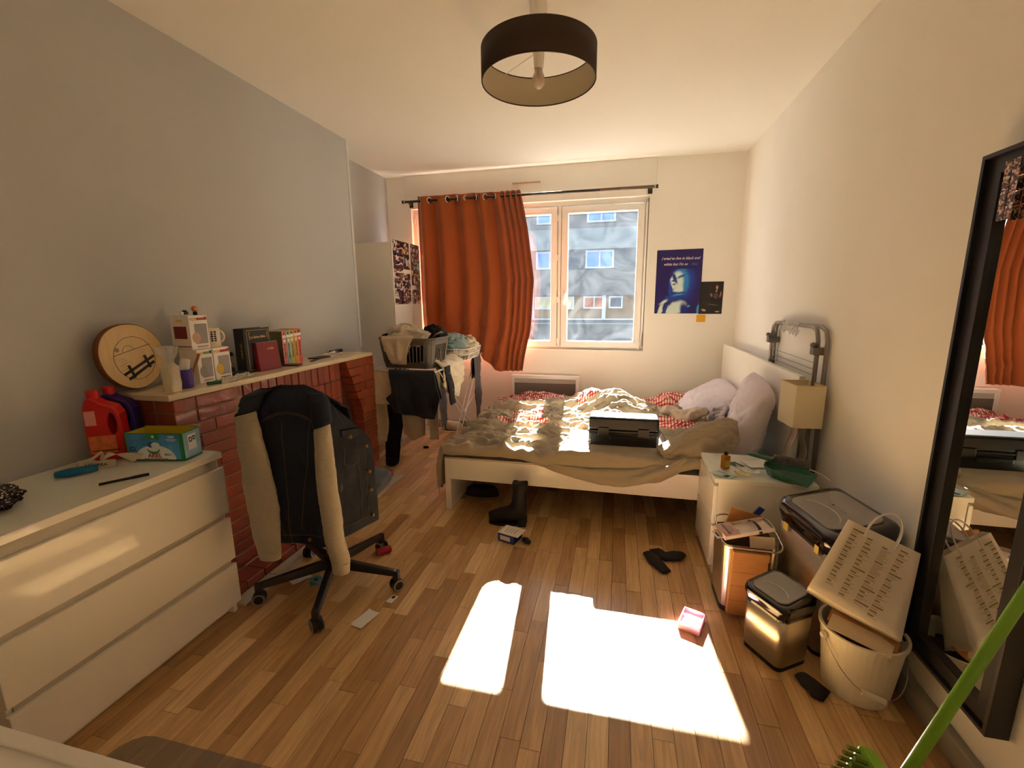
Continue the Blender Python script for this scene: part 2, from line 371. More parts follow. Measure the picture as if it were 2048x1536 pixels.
M_or = mat('orange_blind', (120, 62, 30), .7)
for x0, x1, z0, g in ((-2.72, -1.40, 1.10, M_wg2), (-1.10, -.40, 1.12, M_or), (-.28, .16, 1.13, M_c2), (.6, 1.9, 1.1, M_wg2), (-4.6, -3.3, 1.1, M_wg2)):
    fwin(x0, x1, z0, 1.52, YF+.06, g, mul=1 if x1-x0 > .5 else 0, fw_=.05)
for x in (-.49, -2.86, 2.2): MB().box(x, x+.12, YF-.02, YF+.1, .8, 1.55).build('post', M_fr, bl, True)
tag(MB().box(-40, 40, 4.85, 60, -4.6, -4.5).build('street', mat('asphalt', (96, 96, 98), .9, var=.1)), 'grey street between the two buildings', 'street')['kind'] = 'structure'

# ------------------------------------------------------------------ curtain and rod
rod = thing('curtain_rod', 'dark grey metal curtain rod above the window', 'curtain rod', (-.95, 4.5, 2.43))
M_rod = mat('rod_metal', (74, 70, 66), .35, metal=.8)
MB().tube([(-2.18, 4.5, 2.43), (.29, 4.5, 2.43)], .0125, 12).build('pole', M_rod, rod, True, smooth=True)
MB().tube([(-.2, 4.5, 2.4302), (.29, 4.5, 2.4302)], .0138, 12).build('inner_pole', mat('rod_brown', (110, 92, 78), .4, metal=.5), rod, True, smooth=True)
for x, d in ((-2.18, -1), (.29, 1)):
    MB().tube([(x, 4.5, 2.43), (x+d*.014, 4.5, 2.43)], .0165, 12).build('collar', M_chrome, rod, True)
    MB().tube([(x+d*.014, 4.5, 2.43), (x+d*.034, 4.5, 2.43)], .017, 12).build('end_cap', M_black, rod, True)
    MB().tube([(x-d*.03, 4.5, 2.43), (x-d*.03, 4.54, 2.415), (x-d*.03, 4.578, 2.41)], .009, 8).box(x-d*.03-.02, x-d*.03+.02, 4.573, 4.578, 2.385, 2.435).build('bracket', M_rod, rod, True)
cur = thing('orange_curtain', 'long burnt orange grommet curtain drawn over the left of the window', 'curtain', (-1.5, 4.5, .69))
M_cur = mat('orange_fabric', (162, 74, 10), .75, bump=.1, bs=260, transl=.06, sheen=.3)
def c_edge(z): return pw(z, [(.69, -.935), (1.1, -.86), (1.62, -.82), (2.1, -.88), (2.476, -.955)])
def c_hem(a): return pw(a, [(0, .83), (.45, .84), (.55, .87), (.66, .79), (.74, .71), (.8, .685), (1, .69)])
def c_pt(a, v):
    z = lerp(2.476, c_hem(a), v); x0 = -2.060; x1 = c_edge(z)
    if a < .80: ph = (a/.80*4.5+.10*math.sin(a*9))*2*pi; x = lerp(x0, lerp(x0, x1, .80), a/.80); A = .042
    else: ph = 4.5*2*pi+(a-.8)/.2*4*2*pi; x = lerp(lerp(x0, x1, .80), x1, (a-.8)/.2); A = .03
    y = 4.505+A*math.cos(ph)*(.85+.3*fbm(a*3, v*2))
    k = sm(.45, 1, v)
    wr = fbm(x*9+z*4, z*11-x*5, 3)*.016*k + fbm(x*22, z*30, 5)*.005*k
    sag = sm(.45, .75, a)*(1-sm(.75, .85, a))*sm(.75, 1, v)
    y -= wr + .05*sag
    x += .012*math.sin(z*7+a*5)*k - .03*sag
    if v < .05: x += 0
    return (x, y, z+.01*math.cos(ph)*(1-sm(0, .1, v)))
MB().grid(c_pt, 260, 110).build('curtain_fabric', M_cur, cur, True, smooth=True, solid=.0015)
for k in range(9):
    a = .80*(k+.5)/9
    x, y, z = c_pt(a, .024)
    ang = 1.0 if k % 2 else -1.0
    MB().tube([(x+.027*math.cos(t)*.6, 4.497+.027*math.cos(t)*ang*.7, 2.43+.028*math.sin(t)) for t in [2*pi*i/16 for i in range(16)]], .0065, 6, closed=True).build('grommet', M_chrome, cur, True, smooth=True)

# ------------------------------------------------------------------ radiator, wardrobe
rd = thing('wall_heater', 'white electric panel heater with grey grille under the window', 'radiator', (-.713, 4.55, .2))
bx('body', M_pvc, rd, -1.072, -.355, 4.52, 4.585, .20, .645, bevel=.008)
MB().rectring(-1.072, -.355, .20, .645, .036, -4.52, -4.508, FXZ).build('front_frame', M_pvc, rd, True, bevel=.004)
bx('grille', mat('heater_grille', (120, 112, 104), .6, bump=.5, bs=300), rd, -1.036, -.391, 4.512, 4.519, .236, .565, bevel=0)
for k in range(3): bx('louver', M_lamg, rd, -1.036, -.391, 4.511, 4.52, .572+k*.013, .580+k*.013, bevel=.001)
wd = thing('wardrobe', 'white wardrobe in the alcove covered with photo prints', 'wardrobe', (-2.235, 4.2, 0))
bx('carcass', M_lam, wd, -2.438, -2.048, 3.86, 4.455, .0, 1.955)
for y0, y1 in ((3.864, 4.222), (4.230, 4.452)): bx('door', M_lam, wd, -2.046, -2.03, y0, y1, .07, 1.953)
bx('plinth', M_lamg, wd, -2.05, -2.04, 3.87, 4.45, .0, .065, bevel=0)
def photo_mat(name, seedv):
    m = bpy.data.materials.new(name); m.use_nodes = True; N = m.node_tree.nodes; L = m.node_tree.links; b = N['Principled BSDF']
    tc = N.new('ShaderNodeTexCoord'); oi = N.new('ShaderNodeObjectInfo'); cm = N.new('ShaderNodeCombineXYZ')
    for i in range(3): L.new(oi.outputs['Random'], cm.inputs[i])
    va = N.new('ShaderNodeVectorMath'); va.operation = 'MULTIPLY_ADD'; va.inputs[1].default_value = (37, 91, 53); L.new(cm.outputs[0], va.inputs[0]); L.new(tc.outputs['Object'], va.inputs[2])
    vo = N.new('ShaderNodeTexVoronoi'); vo.inputs['Scale'].default_value = seedv; L.new(va.outputs[0], vo.inputs[0])
    se = N.new('ShaderNodeSeparateColor'); L.new(vo.outputs['Color'], se.inputs[0])
    cr = N.new('ShaderNodeValToRGB'); cr.color_ramp.interpolation = 'CONSTANT'; e = cr.color_ramp.elements; e[0].color = C(44, 30, 34); e[1].position = .9; e[1].color = C(110, 60, 80)
    for ps, cc in ((.22, C(90, 58, 46)), (.38, C(196, 152, 122)), (.52, C(222, 206, 192)), (.66, C(60, 70, 104)), (.76, C(150, 112, 90)), (.84, C(190, 196, 204))):
        x = e.new(ps); x.color = cc
    L.new(se.outputs[0], cr.inputs[0]); L.new(cr.outputs[0], b.inputs['Base Color']); b.inputs['Roughness'].default_value = .3
    return m
M_photo = photo_mat('photo_print', 3.2)
ph0 = None; rp = random.Random(3)
for y0, y1 in ((3.878, 4.212), (4.240, 4.446)):
    for blk in range(4):
        zt = 1.945-blk*.148
        cw = [0]+sorted(rp.uniform(.27, .73)+(k-.5)*.28 for k in range(2))+[1]
        for c_ in range(3):
            rows = rp.choice((1, 2, 2))
            for r_ in range(rows):
                ya, yc = lerp(y0, y1, cw[c_]), lerp(y0, y1, cw[c_+1]); h_ = .146/rows
                if ph0 is None: o = ph0 = MB().box(-.0006, .0006, -.5, .5, -.5, .5).build('photo_print', M_photo)
                else: o = bpy.data.objects.new('photo_print', ph0.data); COL.objects.link(o)
                o.location = (-2.0288+rp.uniform(0, .0004), (ya+yc)/2, zt-h_*(r_+.5)); o.scale = (1, yc-ya-.001, h_-.001)
                tag(o, 'small glossy photo print stuck on the wardrobe doors', 'photo', 'photo collage on the wardrobe doors')
tag(MB().box(-2.0285, -2.0275, 4.376, 4.440, 1.74, 1.80).build('sticky_note', mat('blue_note', (120, 178, 200), .7)), 'small light blue note stuck among the wardrobe photos', 'note')

# ------------------------------------------------------------------ fireplace
fp = thing('brick_fireplace', 'red brick fireplace with a pale stone mantel shelf on the grey wall', 'fireplace', (-2.0, 2.32, 0))
M_brick = mat('red_brick', (150, 70, 44), .42, bump=.25, bs=70, var=.12, vs_=14, rnd=.16, coat=.15)
M_mort = mat('mortar', (150, 124, 98), .9, bump=.2, bs=90)
M_mantel = mat('mantel_stone', (214, 196, 160), .3, var=.07, vs_=9, coat=.2)
MX0, MX1, MY0, MY1, MZ = -2.174, -1.866, 1.478, 3.135, 1.03
bx('mantel', M_mantel, fp, MX0, MX1, MY0, MY1, MZ-.028, MZ, bevel=.005)
core = MB(); core.box(-2.174, -1.885, 1.510, 1.855, .06, 1.0).box(-2.174, -1.885, 2.985, 3.155, .06, 1.0).box(-2.174, -1.938, 1.8, 2.79, .60, 1.0)
core.build('mortar_core', M_mort, fp, True)
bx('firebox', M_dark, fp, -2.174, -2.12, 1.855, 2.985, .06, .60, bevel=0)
bx('pier_side', mat('shaded_brick', (84, 38, 26), .8, bump=.3, bs=60), fp, -2.174, -1.965, 2.79, 2.99, .06, 1.0, bevel=0)  # brick colour darkened to stand for the shade beside the right pier
bk = {}
def brick(x0, x1, y0, y1, z0, z1, name='brick'):
    key = (round(x1-x0, 3), round(y1-y0, 3), round(z1-z0, 3))
    if key not in bk:
        bm = bmesh.new(); bmesh.ops.create_cube(bm, size=1)
        for v in bm.verts: v.co = Vector((v.co.x*key[0], v.co.y*key[1], v.co.z*key[2]))
        bmesh.ops.bevel(bm, geom=list(bm.edges), offset=.003, segments=1, affect='EDGES')
        me = bpy.data.meshes.new('brick'); bm.to_mesh(me); bm.free(); me.materials.append(M_brick); bk[key] = me
    o = bpy.data.objects.new(name, bk[key]); COL.objects.link(o); o.parent = fp
    o.location = Vector(((x0+x1)/2, (y0+y1)/2, (z0+z1)/2))-Vector((-2.0, 2.32, 0))
    return o
PT = .0626; rb = random.Random(5)
for r in range(15):
    z1 = 1.0-r*PT; z0 = z1-PT+.006; j = rb.uniform(-.002, .003)
    e = 1.845-rb.choice((0, .008, .014)); s_ = 1.612 if r % 3 < 2 else 1.70
    brick(-1.98, -1.880+j, 1.506, s_, z0, z1); brick(-1.96, -1.878-j, s_+.004, e, z0, z1)
    for xa, xb in ((-2.172, -2.075), (-2.067, -1.99)) if r % 2 else ((-2.172, -1.99),): brick(xa, xb, 1.506, 1.53, z0, z1)
    e0 = 2.795+(max(0, 1-z1)*.45 if z1 > .6 else .185); s2 = 3.085 if r % 2 == 0 else 2.995+rb.uniform(0, .05)
    if s2-e0 > .02:
        eb = 2.795+(max(0, 1-z0)*.45 if z0 > .6 else .185); Mq_ = Matrix(((0,0,1,0),(1,0,0,0),(0,1,0,0),(0,0,0,1)))
        MB().prism([(eb, z0), (s2, z0), (s2, z1), (e0, z1)], -1.98, -1.880+j, Mq_).build('brick', M_brick, fp, True, bevel=.002, seg=1)
    brick(-1.98, -1.879-j, s2+.004, 3.165, z0, z1)
y = 1.868
for k in range(15):
    for z0, z1 in ((.873, .998), (.745, .868), (.615, .740)):
        j = rb.uniform(-.003, .003); brick(-1.99, -1.925+j, y, y+.056, z0, z1)
    y += .0617
bx('hearth_slab', M_mort, fp, -2.174, -1.752, 1.512, 3.15, .013, .052, bevel=0)
for k in range(14):
    ya = 1.515+k*.1165
    brick(-1.86, -1.745, ya, ya+.109, .012, .058)
    brick(-1.985, -1.868, ya-.0, ya+.109, .012, .058)
for k in range(7): bx('hearth_tile', mat('hearth_stone', (196, 184, 164), .6, var=.06, vs_=6), fp, -1.742, -1.664, 1.535+k*.233, 1.535+k*.233+.23, .0, .016, bevel=.003)

# ------------------------------------------------------------------ dresser
dr = thing('chest_of_drawers', 'white three drawer chest with a glass sheet on top', 'dresser', (-1.91, 1.12, 0))
DX, DY0, DY1 = -1.67, .718, 1.518
bx('body', M_lam, dr, -2.152, DX-.022, DY0+.006, DY1-.006, .045, .755)
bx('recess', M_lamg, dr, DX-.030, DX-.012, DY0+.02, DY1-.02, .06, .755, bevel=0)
bx('top_panel', M_lam, dr, -2.155, DX, DY0, DY1, .752, .78, bevel=.002)
bx('glass_sheet', M_glassclear, dr, -2.15, DX+.001, DY0, DY1-.004, .7805, .785, bevel=.001)
for z0, z1 in ((.495, .710), (.272, .470), (.054, .246)): bx('drawer', M_lam, dr, DX-.016, DX+.002, DY0, DY1, z0, z1, bevel=.0025)
for y in (DY0+.006, DY1-.026): bx('leg', M_lam, dr, -2.15, DX-.022, y, y+.02, 0, .045, bevel=.001)
bx('plinth', M_lam, dr, DX-.07, DX-.055, DY0+.02, DY1-.02, .002, .05, bevel=0)
# white desk at the bottom left corner of the room, beside the dresser
dk = thing('white_desk', 'white table top with a raised edge beside the chest of drawers', 'desk', (-1.5, .0, 0))
bx('tabletop', M_lam, dk, -2.15, -.62, -.45, .402, .711, .741)
MB().rectring(-2.15, -.62, -.45, .402, .022, .741, .747).build('edge_rim', M_lam, dk, True, bevel=.002)
for x in (-2.1, -.70):
    for y in (-.42, .31): bx('leg', M_lam, dk, x, x+.05, y, y+.05, 0, .711)
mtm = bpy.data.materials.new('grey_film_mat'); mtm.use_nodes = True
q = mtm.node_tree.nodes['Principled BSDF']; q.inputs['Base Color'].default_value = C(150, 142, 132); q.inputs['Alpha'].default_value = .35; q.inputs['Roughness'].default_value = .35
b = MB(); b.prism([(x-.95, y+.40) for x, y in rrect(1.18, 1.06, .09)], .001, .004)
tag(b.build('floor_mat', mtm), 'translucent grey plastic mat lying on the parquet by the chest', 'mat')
# ------------------------------------------------------------------ bed
bd = thing('bed', 'white double bed with a tall plain headboard', 'bed', (-.05, 3.55, 0))
BX0, BX1, BY0, BY1 = -1.112, .985, 2.695, 4.52
bx('footboard', M_lam, bd, BX0, BX0+.042, BY0, BY1, 0, .38, bevel=.002)
for y in (BY0, BY1-.03): bx('side_rail', M_lam, bd, BX0+.042, BX1, y, y+.03, .222, .365, bevel=.002)
bx('rail_cap', M_lam, bd, BX0+.042, BX1, BY0-.002, BY0+.10, .365, .38, bevel=.0015)
bx('edge_band', mat('worn_chipboard_edge', (176, 120, 84), .8, var=.4, vs_=120), bd, BX0+.004, -.30, BY0-.0028, BY0-.0015, .3705, .3745, bevel=0)
bx('headboard', M_lam, bd, BX1, BX1+.03, BY0, BY1, 0, 1.0, bevel=.002)
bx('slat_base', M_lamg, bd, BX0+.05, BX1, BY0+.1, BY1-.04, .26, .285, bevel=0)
bx('mid_leg', M_black, bd, -.1, -.06, 3.54, 3.58, 0, .26, bevel=0)
tag(bx('mattress', mat('mattress_green', (132, 158, 156), .9, bump=.1, bs=200), None, BX0+.05, BX1-.005, BY0+.105, BY1-.10, .286, .43, bevel=.02, seg=3), 'pale green mattress lying in the white bed frame', 'mattress')

# duvet ------------------------------------------------------------
def stripe_mat(name, base, ink, scale, dots=None):
    m = bpy.data.materials.new(name); m.use_nodes = True; N = m.node_tree.nodes; L = m.node_tree.links; b = N['Principled BSDF']
    b.inputs['Roughness'].default_value = .8; b.inputs['Sheen Weight'].default_value = .1
    uv = N.new('ShaderNodeUVMap'); mp = N.new('ShaderNodeMapping'); mp.inputs['Scale'].default_value = scale; L.new(uv.outputs[0], mp.inputs[0])
    mx = N.new('ShaderNodeMix'); mx.data_type = 'RGBA'; mx.inputs[6].default_value = C(*base); mx.inputs[7].default_value = C(*ink)
    if dots == 'stripe':
        wv = N.new('ShaderNodeTexWave'); wv.inputs['Scale'].default_value = 1; L.new(mp.outputs[0], wv.inputs[0])
        mr = N.new('ShaderNodeMapRange'); mr.inputs[1].default_value = .55; mr.inputs[2].default_value = .75; L.new(wv.outputs[0], mr.inputs[0]); L.new(mr.outputs[0], mx.inputs[0])
    elif dots == 'check':
        ck = N.new('ShaderNodeTexChecker'); ck.inputs['Scale'].default_value = 1; L.new(mp.outputs[0], ck.inputs[0])
        vo = N.new('ShaderNodeTexVoronoi'); vo.inputs['Scale'].default_value = .5; vo.inputs['Randomness'].default_value = .0; L.new(mp.outputs[0], vo.inputs[0])
        mr = N.new('ShaderNodeMapRange'); mr.inputs[1].default_value = .30; mr.inputs[2].default_value = .42; mr.inputs[3].default_value = 1; mr.inputs[4].default_value = 0; L.new(vo.outputs['Distance'], mr.inputs[0])
        L.new(mr.outputs[0], mx.inputs[0])
    L.new(mx.outputs[2], b.inputs['Base Color'])
    return m
M_dv = mat('duvet_linen', (168, 154, 131), .85, bump=.12, bs=160, sheen=.1, transl=.06)
M_dr = stripe_mat('duvet_red_dots', (178, 30, 32), (232, 206, 190), (190, 170, 1), 'check')
M_dd = stripe_mat('duvet_taupe_dots', (168, 142, 116), (222, 206, 188), (110, 110, 1), 'check')
M_ds = stripe_mat('duvet_fine_stripe', (176, 160, 136), (154, 136, 111), (22, .2, 1), 'stripe')
dv = thing('duvet', 'crumpled beige duvet with red dotted patches spread over the bed', 'duvet', (-.2, 3.5, .43))
HEM = [(-1.12, .405), (-.72, .415), (-.60, .41), (-.385, .366), (.022, .318), (.229, .350), (.48, .43), (.8, .43)]
S0, S1 = -1.42, .70
def dv_z(x, y):
    z = .475+.155*math.exp(-((x-.02)/.24)**2-((y-3.72)/.24)**2)+.10*math.exp(-((x+.2)/.17)**2-((y-4.02)/.25)**2)
    z += .03*math.exp(-((x-.25)/.3)**2-((y-3.55)/.3)**2)
    z += .035*sm(.35, .7, x)*sm(3.0, 3.3, y)*(1-sm(3.9, 4.1, y)) + .05*sm(.3, .5, x)*sm(4.0, 4.2, y)
    z -= .05*sm(4.30, 4.43, y)+.04*(1-sm(-1.12, -.95, x))
    flat = sm(.06, .2, max(abs(x-.065)-.23, abs(y-2.92)-.10))
    q = x*.35
    r1 = 1-abs(fbm(x*1.3+q, y*5.5+x*1.1, 1, 3)); r2 = 1-abs(fbm(x*4+3, y*13-x*3, 7, 3)); r3 = fbm(x*14, y*26+x*9, 2, 3)
    return z+flat*((r1-.75)*.115+(r2-.8)*.060+r3*.013)
def dv_p(u, v):
    s = lerp(S0, S1, u)
    if v < .1:
        k = v/.1; x = max(s, -1.118); y = 2.688-.035*math.sin(k*pi*.9)*(1-.4*k)-.006*fbm(x*9, k*3); zt = dv_z(x, 2.70)
        z = lerp(pw(x, HEM)+.012*fbm(x*6, 0), zt, sm(0, 1, k))
    else:
        y = lerp(2.70, 4.425, (v-.1)/.9); x = max(s, -1.118); z = dv_z(x, y)
    if s < -1.118:
        d = -1.118-s; dr_ = .03*math.sin(y*14)+.02*fbm(y*5, 1)
        x = -1.122-.035*math.sin(min(1, d/.3)*pi*.75)-.008*fbm(y*20, d*10); z = z-d*(1.0+dr_); y = y+.0
        if v < .1: y = 2.672; 
    return (x, y, max(z, .05))
def dv_m(u, v):
    x = lerp(S0, S1, u); y = lerp(2.70, 4.425, (v-.1)/.9)
    wv = .03*math.sin(x*5)+.015*math.sin(x*13)
    if y+wv > 4.07 and not (-.05 < x < .12): return 1
    if abs(y+wv-3.33) < .025 and x < -.5: return 1
    if abs(y+wv-3.55) < .05 and -.82 < x < -.56: return 1
    if math.hypot((x-.43)/.17, (y-3.36)/.11) < 1: return 1
    if abs(y+wv*.6-3.20) < .035 and -.75 < x < -.2: return 2
    if math.hypot((x+.20)/.12, (y-3.92)/.09) < 1: return 1
    if x > .34 and 3.5 < y < 3.75: return 2
    return 0
MB().grid(dv_p, 260, 230, uv=True, mif=dv_m).build('duvet_top', [M_dv, M_dr, M_dd], dv, True, smooth=True, solid=.012)
def flap(u, v):
    a = Vector((.27, 2.79, .50)).lerp(Vector((.76, 2.92, .71)), u); c = Vector((.33, 2.70, .42)).lerp(Vector((.68, 2.735, .44)), u)
    p = a.lerp(c, v); n = Vector((-.1, -.8, .5)); p += n*(.05*math.sin(pi*v)*(.5+.5*math.sin(pi*min(1, u*1.0+.05)))+.014*fbm(u*3, v*3, 4)+.006*fbm(u*9, v*7, 2)); p.z += .03*math.sin(pi*u)*(1-v)-.05*sm(.82, 1, u)*(1-v); p.x += .05*sm(0, 1, v)*sm(.7, 1, u)*-1+.04*math.sin(pi*v)*sm(.6, 1, u); return p
MB().grid(flap, 60, 40, uv=True).build('turned_corner', M_ds, dv, True, smooth=True, solid=.03)
def roll(u, v):
    P = [Vector(q) for q in ((-.42, 2.675, .385), (-.1, 2.655, .345), (.12, 2.645, .345), (.3, 2.655, .40), (.42, 2.69, .455), (.5, 2.72, .45))]
    t = u*(len(P)-1); i = min(int(t), len(P)-2); c = P[i].lerp(P[i+1], sm(0, 1, t-i)*.5+(t-i)*.5)
    r = .012+.040*math.sin(pi*min(1, u*1.05))**.6; a = 2*pi*v+u*5
    r *= 1+.22*math.sin(3*a+u*9)+.2*fbm(u*8, math.cos(a), math.sin(a))
    return c+Vector((.25*math.cos(a)*r, math.cos(a)*r*.85, math.sin(a)*r))
MB().grid(roll, 90, 32).build('twisted_edge', M_dv, dv, True, smooth=True)
def fold2(u, v):
    c = Vector((.34, 3.60, .515)).lerp(Vector((.68, 3.40, .585)), u)+Vector((0, .03*math.sin(u*7), .02*math.sin(u*9))); r = .018+.045*math.sin(u*pi)**.7; a = 2*pi*v
    r *= 1+.42*fbm(u*6, math.cos(a)*1.5, math.sin(a)*1.5)
    return c+Vector((math.cos(a)*r*.6, math.cos(a)*r*1.3, math.sin(a)*r*.9))
MB().grid(fold2, 40, 28, uv=True).build('rolled_fold', M_dd, dv, True, smooth=True)

# pillows ------------------------------------------------------------
M_pil = mat('pillow_lilac', (216, 206, 214), .85, bump=.15, bs=60, var=.04, vs_=14)
def pillow(name, label, M, hw, hh, ht, seed):
    b = MB()
    for sgn in (1, -1):
        def fn(u, v):
            a, c = u*2-1, v*2-1; aa, cc2 = a*math.sqrt(1-.13*c*c), c*math.sqrt(1-.13*a*a)
            t = max(0, (1-abs(a)**2.6)*(1-abs(c)**2.6))**.45*ht*(1+.25*fbm(a*1.7, c*1.7, seed))
            e = 1-.07*(abs(a)**2*(1-abs(c)**2)+abs(c)**2*(1-abs(a)**2))
            wr = .012*(1-abs(fbm(a*3+seed, c*5, seed)))*(1 if t > .005 else 0)+.006*fbm(a*9, c*9, seed)
            return (aa*hw*1.03, cc2*hh*1.03, sgn*(t+wr*(t/ht)))
        b.grid(fn, 44, 44, M)
    o = b.build(name, M_pil, None, smooth=True, weld=True); return tag(o, label, 'pillow')
pillow('pillow', 'pale lilac pillow standing against the headboard beside the nightstand', frame((.842, 3.06, .655), (.10, .95, .08), (.22, -.12, .95)), .285, .265, .085, 1)
pillow('pillow', 'pale lilac pillow lying at the back corner of the headboard', frame((.76, 3.93, .565), (.02, .99, .05), (.62, .05, .40)), .36, .24, .085, 5)
tag(MB().grid(lambda u, v: (.70+.09*math.sin(u*3)+.02*fbm(u*5, v*5), lerp(3.22, 3.45, u), .55+.10*math.sin(v*pi)*math.sin(u*pi)+.03*fbm(u*6, v*6, 3)+.08*v), 24, 20).build('pillow_case', M_pil, None, smooth=True, solid=.01), 'loose lilac pillow case bunched between the two pillows', 'pillow case')

# black hard case ------------------------------------------------------------
M_case = mat('case_plastic', (15, 15, 17), .33, bump=.1, bs=300)
cs = thing('hard_case', 'black plastic hard case with latches standing on the duvet', 'case', (.065, 2.93, .462))
bx('lower_shell', M_case, cs, -.158, .288, 2.858, 3.005, .462, .575, bevel=.014, seg=3)
bx('lid', M_case, cs, -.156, .286, 2.854, 3.008, .579, .672, bevel=.018, seg=4)
bx('seam_rim', M_black, cs, -.162, .292, 2.85, 3.012, .570, .583, bevel=.003)
for x in (-.06, .19): bx('latch', M_black, cs, x-.035, x+.035, 2.846, 2.858, .545, .602, bevel=.003)
bx('handle', M_black, cs, -.02, .145, 2.842, 2.858, .522, .552, bevel=.006)
for x in (-.13, .262): bx('foot', M_black, cs, x-.02, x+.02, 2.85, 2.862, .458, .48, bevel=.003)
for k in range(6): MB().tube([(.292+.006*math.cos(t)+.008*k, 2.93+.004*k, .575-.012*k+.009*math.sin(t)) for t in [2*pi*i/8 for i in range(8)]], .002, 5, closed=True).build('chain_link', M_black, cs, True)
MB().tube([(.33, 2.945, .505), (.38, 2.93, .497), (.42, 2.90, .50), (.46, 2.87, .51)], .006, 6, sx=2).build('strap', M_black, cs, True)
tag(MB().tube([(-.185+.012*math.cos(t*3)+.004*t, 2.80+.01*math.sin(t*2.3), .475+.006*t) for t in [i*.35 for i in range(26)]], .0022, 5).build('key_chain', M_chrome), 'small metal key chain hanging beside the black hard case', 'key chain')

# ------------------------------------------------------------------ nightstand, lamp
ns_ = thing('nightstand', 'white two drawer nightstand with a glass top beside the bed', 'nightstand', (.75, 2.51, 0))
bx('body', M_lam, ns_, .528, .972, 2.292, 2.684, 0, .506)
bx('top_panel', M_lam, ns_, .510, .976, 2.288, 2.688, .506, .530)
bx('glass_sheet', M_glassclear, ns_, .508, .974, 2.284, 2.686, .5303, .5345, bevel=.001)
for z0, z1 in ((.285, .490), (.05, .272)): bx('drawer', M_lam, ns_, .508, .527, 2.288, 2.688, z0, z1, bevel=.002)
NZ = .535
lp = thing('bedside_lamp', 'table lamp with square cream shade and curved silver base', 'lamp', (.968, 2.590, NZ), math.radians(5))
M_shade = mat('cream_shade', (232, 220, 190), .8, transl=.25, bump=.1, bs=250)
MB().ring([(-.07, -.09), (.07, -.09), (.07, .09), (-.07, .09)], [(-.068, -.088), (.068, -.088), (.068, .088), (-.068, .088)], .222, .445).build('lamp_shade', M_shade, lp)
MB().rectring(-.071, .071, -.091, .091, .004, .441, .446).build('shade_trim', mat('shade_trim', (214, 190, 130), .6), lp)
for sg in (-1, 1):
    def rib(u, v): 
        z = u*.225; x = sg*(.018+.024*(.5+.5*math.cos((u-.28)*2*pi*.95))**1.2); return (x, lerp(-.032, .032, v), z+.006)
    MB().grid(rib, 30, 4).build('metal_strip', M_steel, lp, smooth=True, solid=.003)
MB().box(-.055, .055, -.04, .04, 0, .008).build('lamp_foot', M_steel, lp, bevel=.003)
MB().tube([(0, 0, .225), (0, 0, .30)], .012, 10).build('socket', M_black, lp)
MB().sph((0, 0, .345), (.026, .026, .045), 10).build('bulb', M_pvc, lp, smooth=True)
MB().tube([(-.0, -.04, .004), (.03, -.09, .003), (.06, -.16, .003), (.055, -.24, .003)], .003, 6).build('cord', M_wire, lp)
# nightstand clutter
yb_ = thing('oil_bottle', 'small square amber bottle with black cap on the nightstand', 'bottle', (.585, 2.43, NZ), .5)
MB().box(-.0165, .0165, -.0165, .0165, 0, .075).build('bottle_body', mat('amber_liquid', (206, 130, 22), .08, trans=.35, spec=.6), yb_, bevel=.003)
MB().lathe([(.009, .075), (.009, .096)], 12).build('cap', M_black, yb_)
MB().box(-.0168, .0168, -.0172, -.0166, .012, .05).build('label_print', mat('amber_label', (190, 160, 50), .5), yb_)
def card(name, label, c, w_, h_, rz, m, cat='card', z=NZ, parts=(), curl=0):
    t = thing(name, label, cat, (c[0], c[1], z), rz)
    MB().grid(lambda u, v: ((u-.5)*w_, (v-.5)*h_, .0015+curl*(abs(u-.5)*2)**2+.9*curl*fbm(u*3+w_*90, v*3, 1)+.5*curl), 14, 10).build('sheet', m, t, smooth=True, solid=.0008)
    for n_, m_, x0, x1, y0, y1 in parts: MB().box(x0, x1, y0, y1, .0021, .0025).build(n_, m_, t)
    return t
card('id_card', 'pale green card with a small portrait on the nightstand edge', (.556, 2.338), .105, .075, -.75, mat('card_green', (176, 196, 184), .4), parts=(('portrait', M_ink, .015, .038, -.025, .008), ('print_block', mat('card_print', (120, 140, 150), .5), -.04, .005, .012, .024)))
card('yellow_slip', 'creased pale yellow paper slip on the nightstand', (.65, 2.345), .075, .03, -.5, mat('yellow_paper', (238, 222, 130), .7, transl=.2), 'paper', curl=.012)
card('photo_card', 'dark printed photo card lying behind the amber bottle', (.655, 2.50), .05, .075, .5, mat('dark_photo', (70, 72, 70), .3), 'card')
card('clear_wrapper', 'crinkled clear plastic wrapper on the nightstand', (.69, 2.40), .12, .055, -.4, M_clearpl, 'wrapper', curl=.012)
card('white_leaflet', 'white paper leaflet under the brush on the nightstand', (.765, 2.52), .13, .10, .3, M_paper, 'paper', curl=.003)
dp = thing('dustpan', 'dark green plastic dustpan on the nightstand beside the lamp', 'dustpan', (.865, 2.375, NZ), -.55)
M_green = mat('green_plastic', (58, 108, 88), .3, coat=.2)
out = [(-.10, -.05), (-.11, 0), (-.10, .05), (-.06, .085), (0, .10), (.11, .105), (.11, -.105), (0, -.10), (-.06, -.085)]
loft(MB(), [[(x*.8, y*.8, 0) for x, y in out], [(x, y, .05-.05*max(0, x+.02)/.13*.9) for x, y in out], [(x*.96, y*.96, .05-.05*max(0, x+.02)/.13*.9) for x, y in out], [(x*.76, y*.76, .004) for x, y in out]]).build('pan', M_green, dp, smooth=False, bevel=.002)
br = thing('hand_brush', 'green hand brush with dark grey bristles lying on the dustpan', 'brush', (.875, 2.39, NZ+.05), -.38)
MB().box(-.075, .085, -.024, .024, 0.002, .016).build('brush_block', M_green, br, bevel=.005)
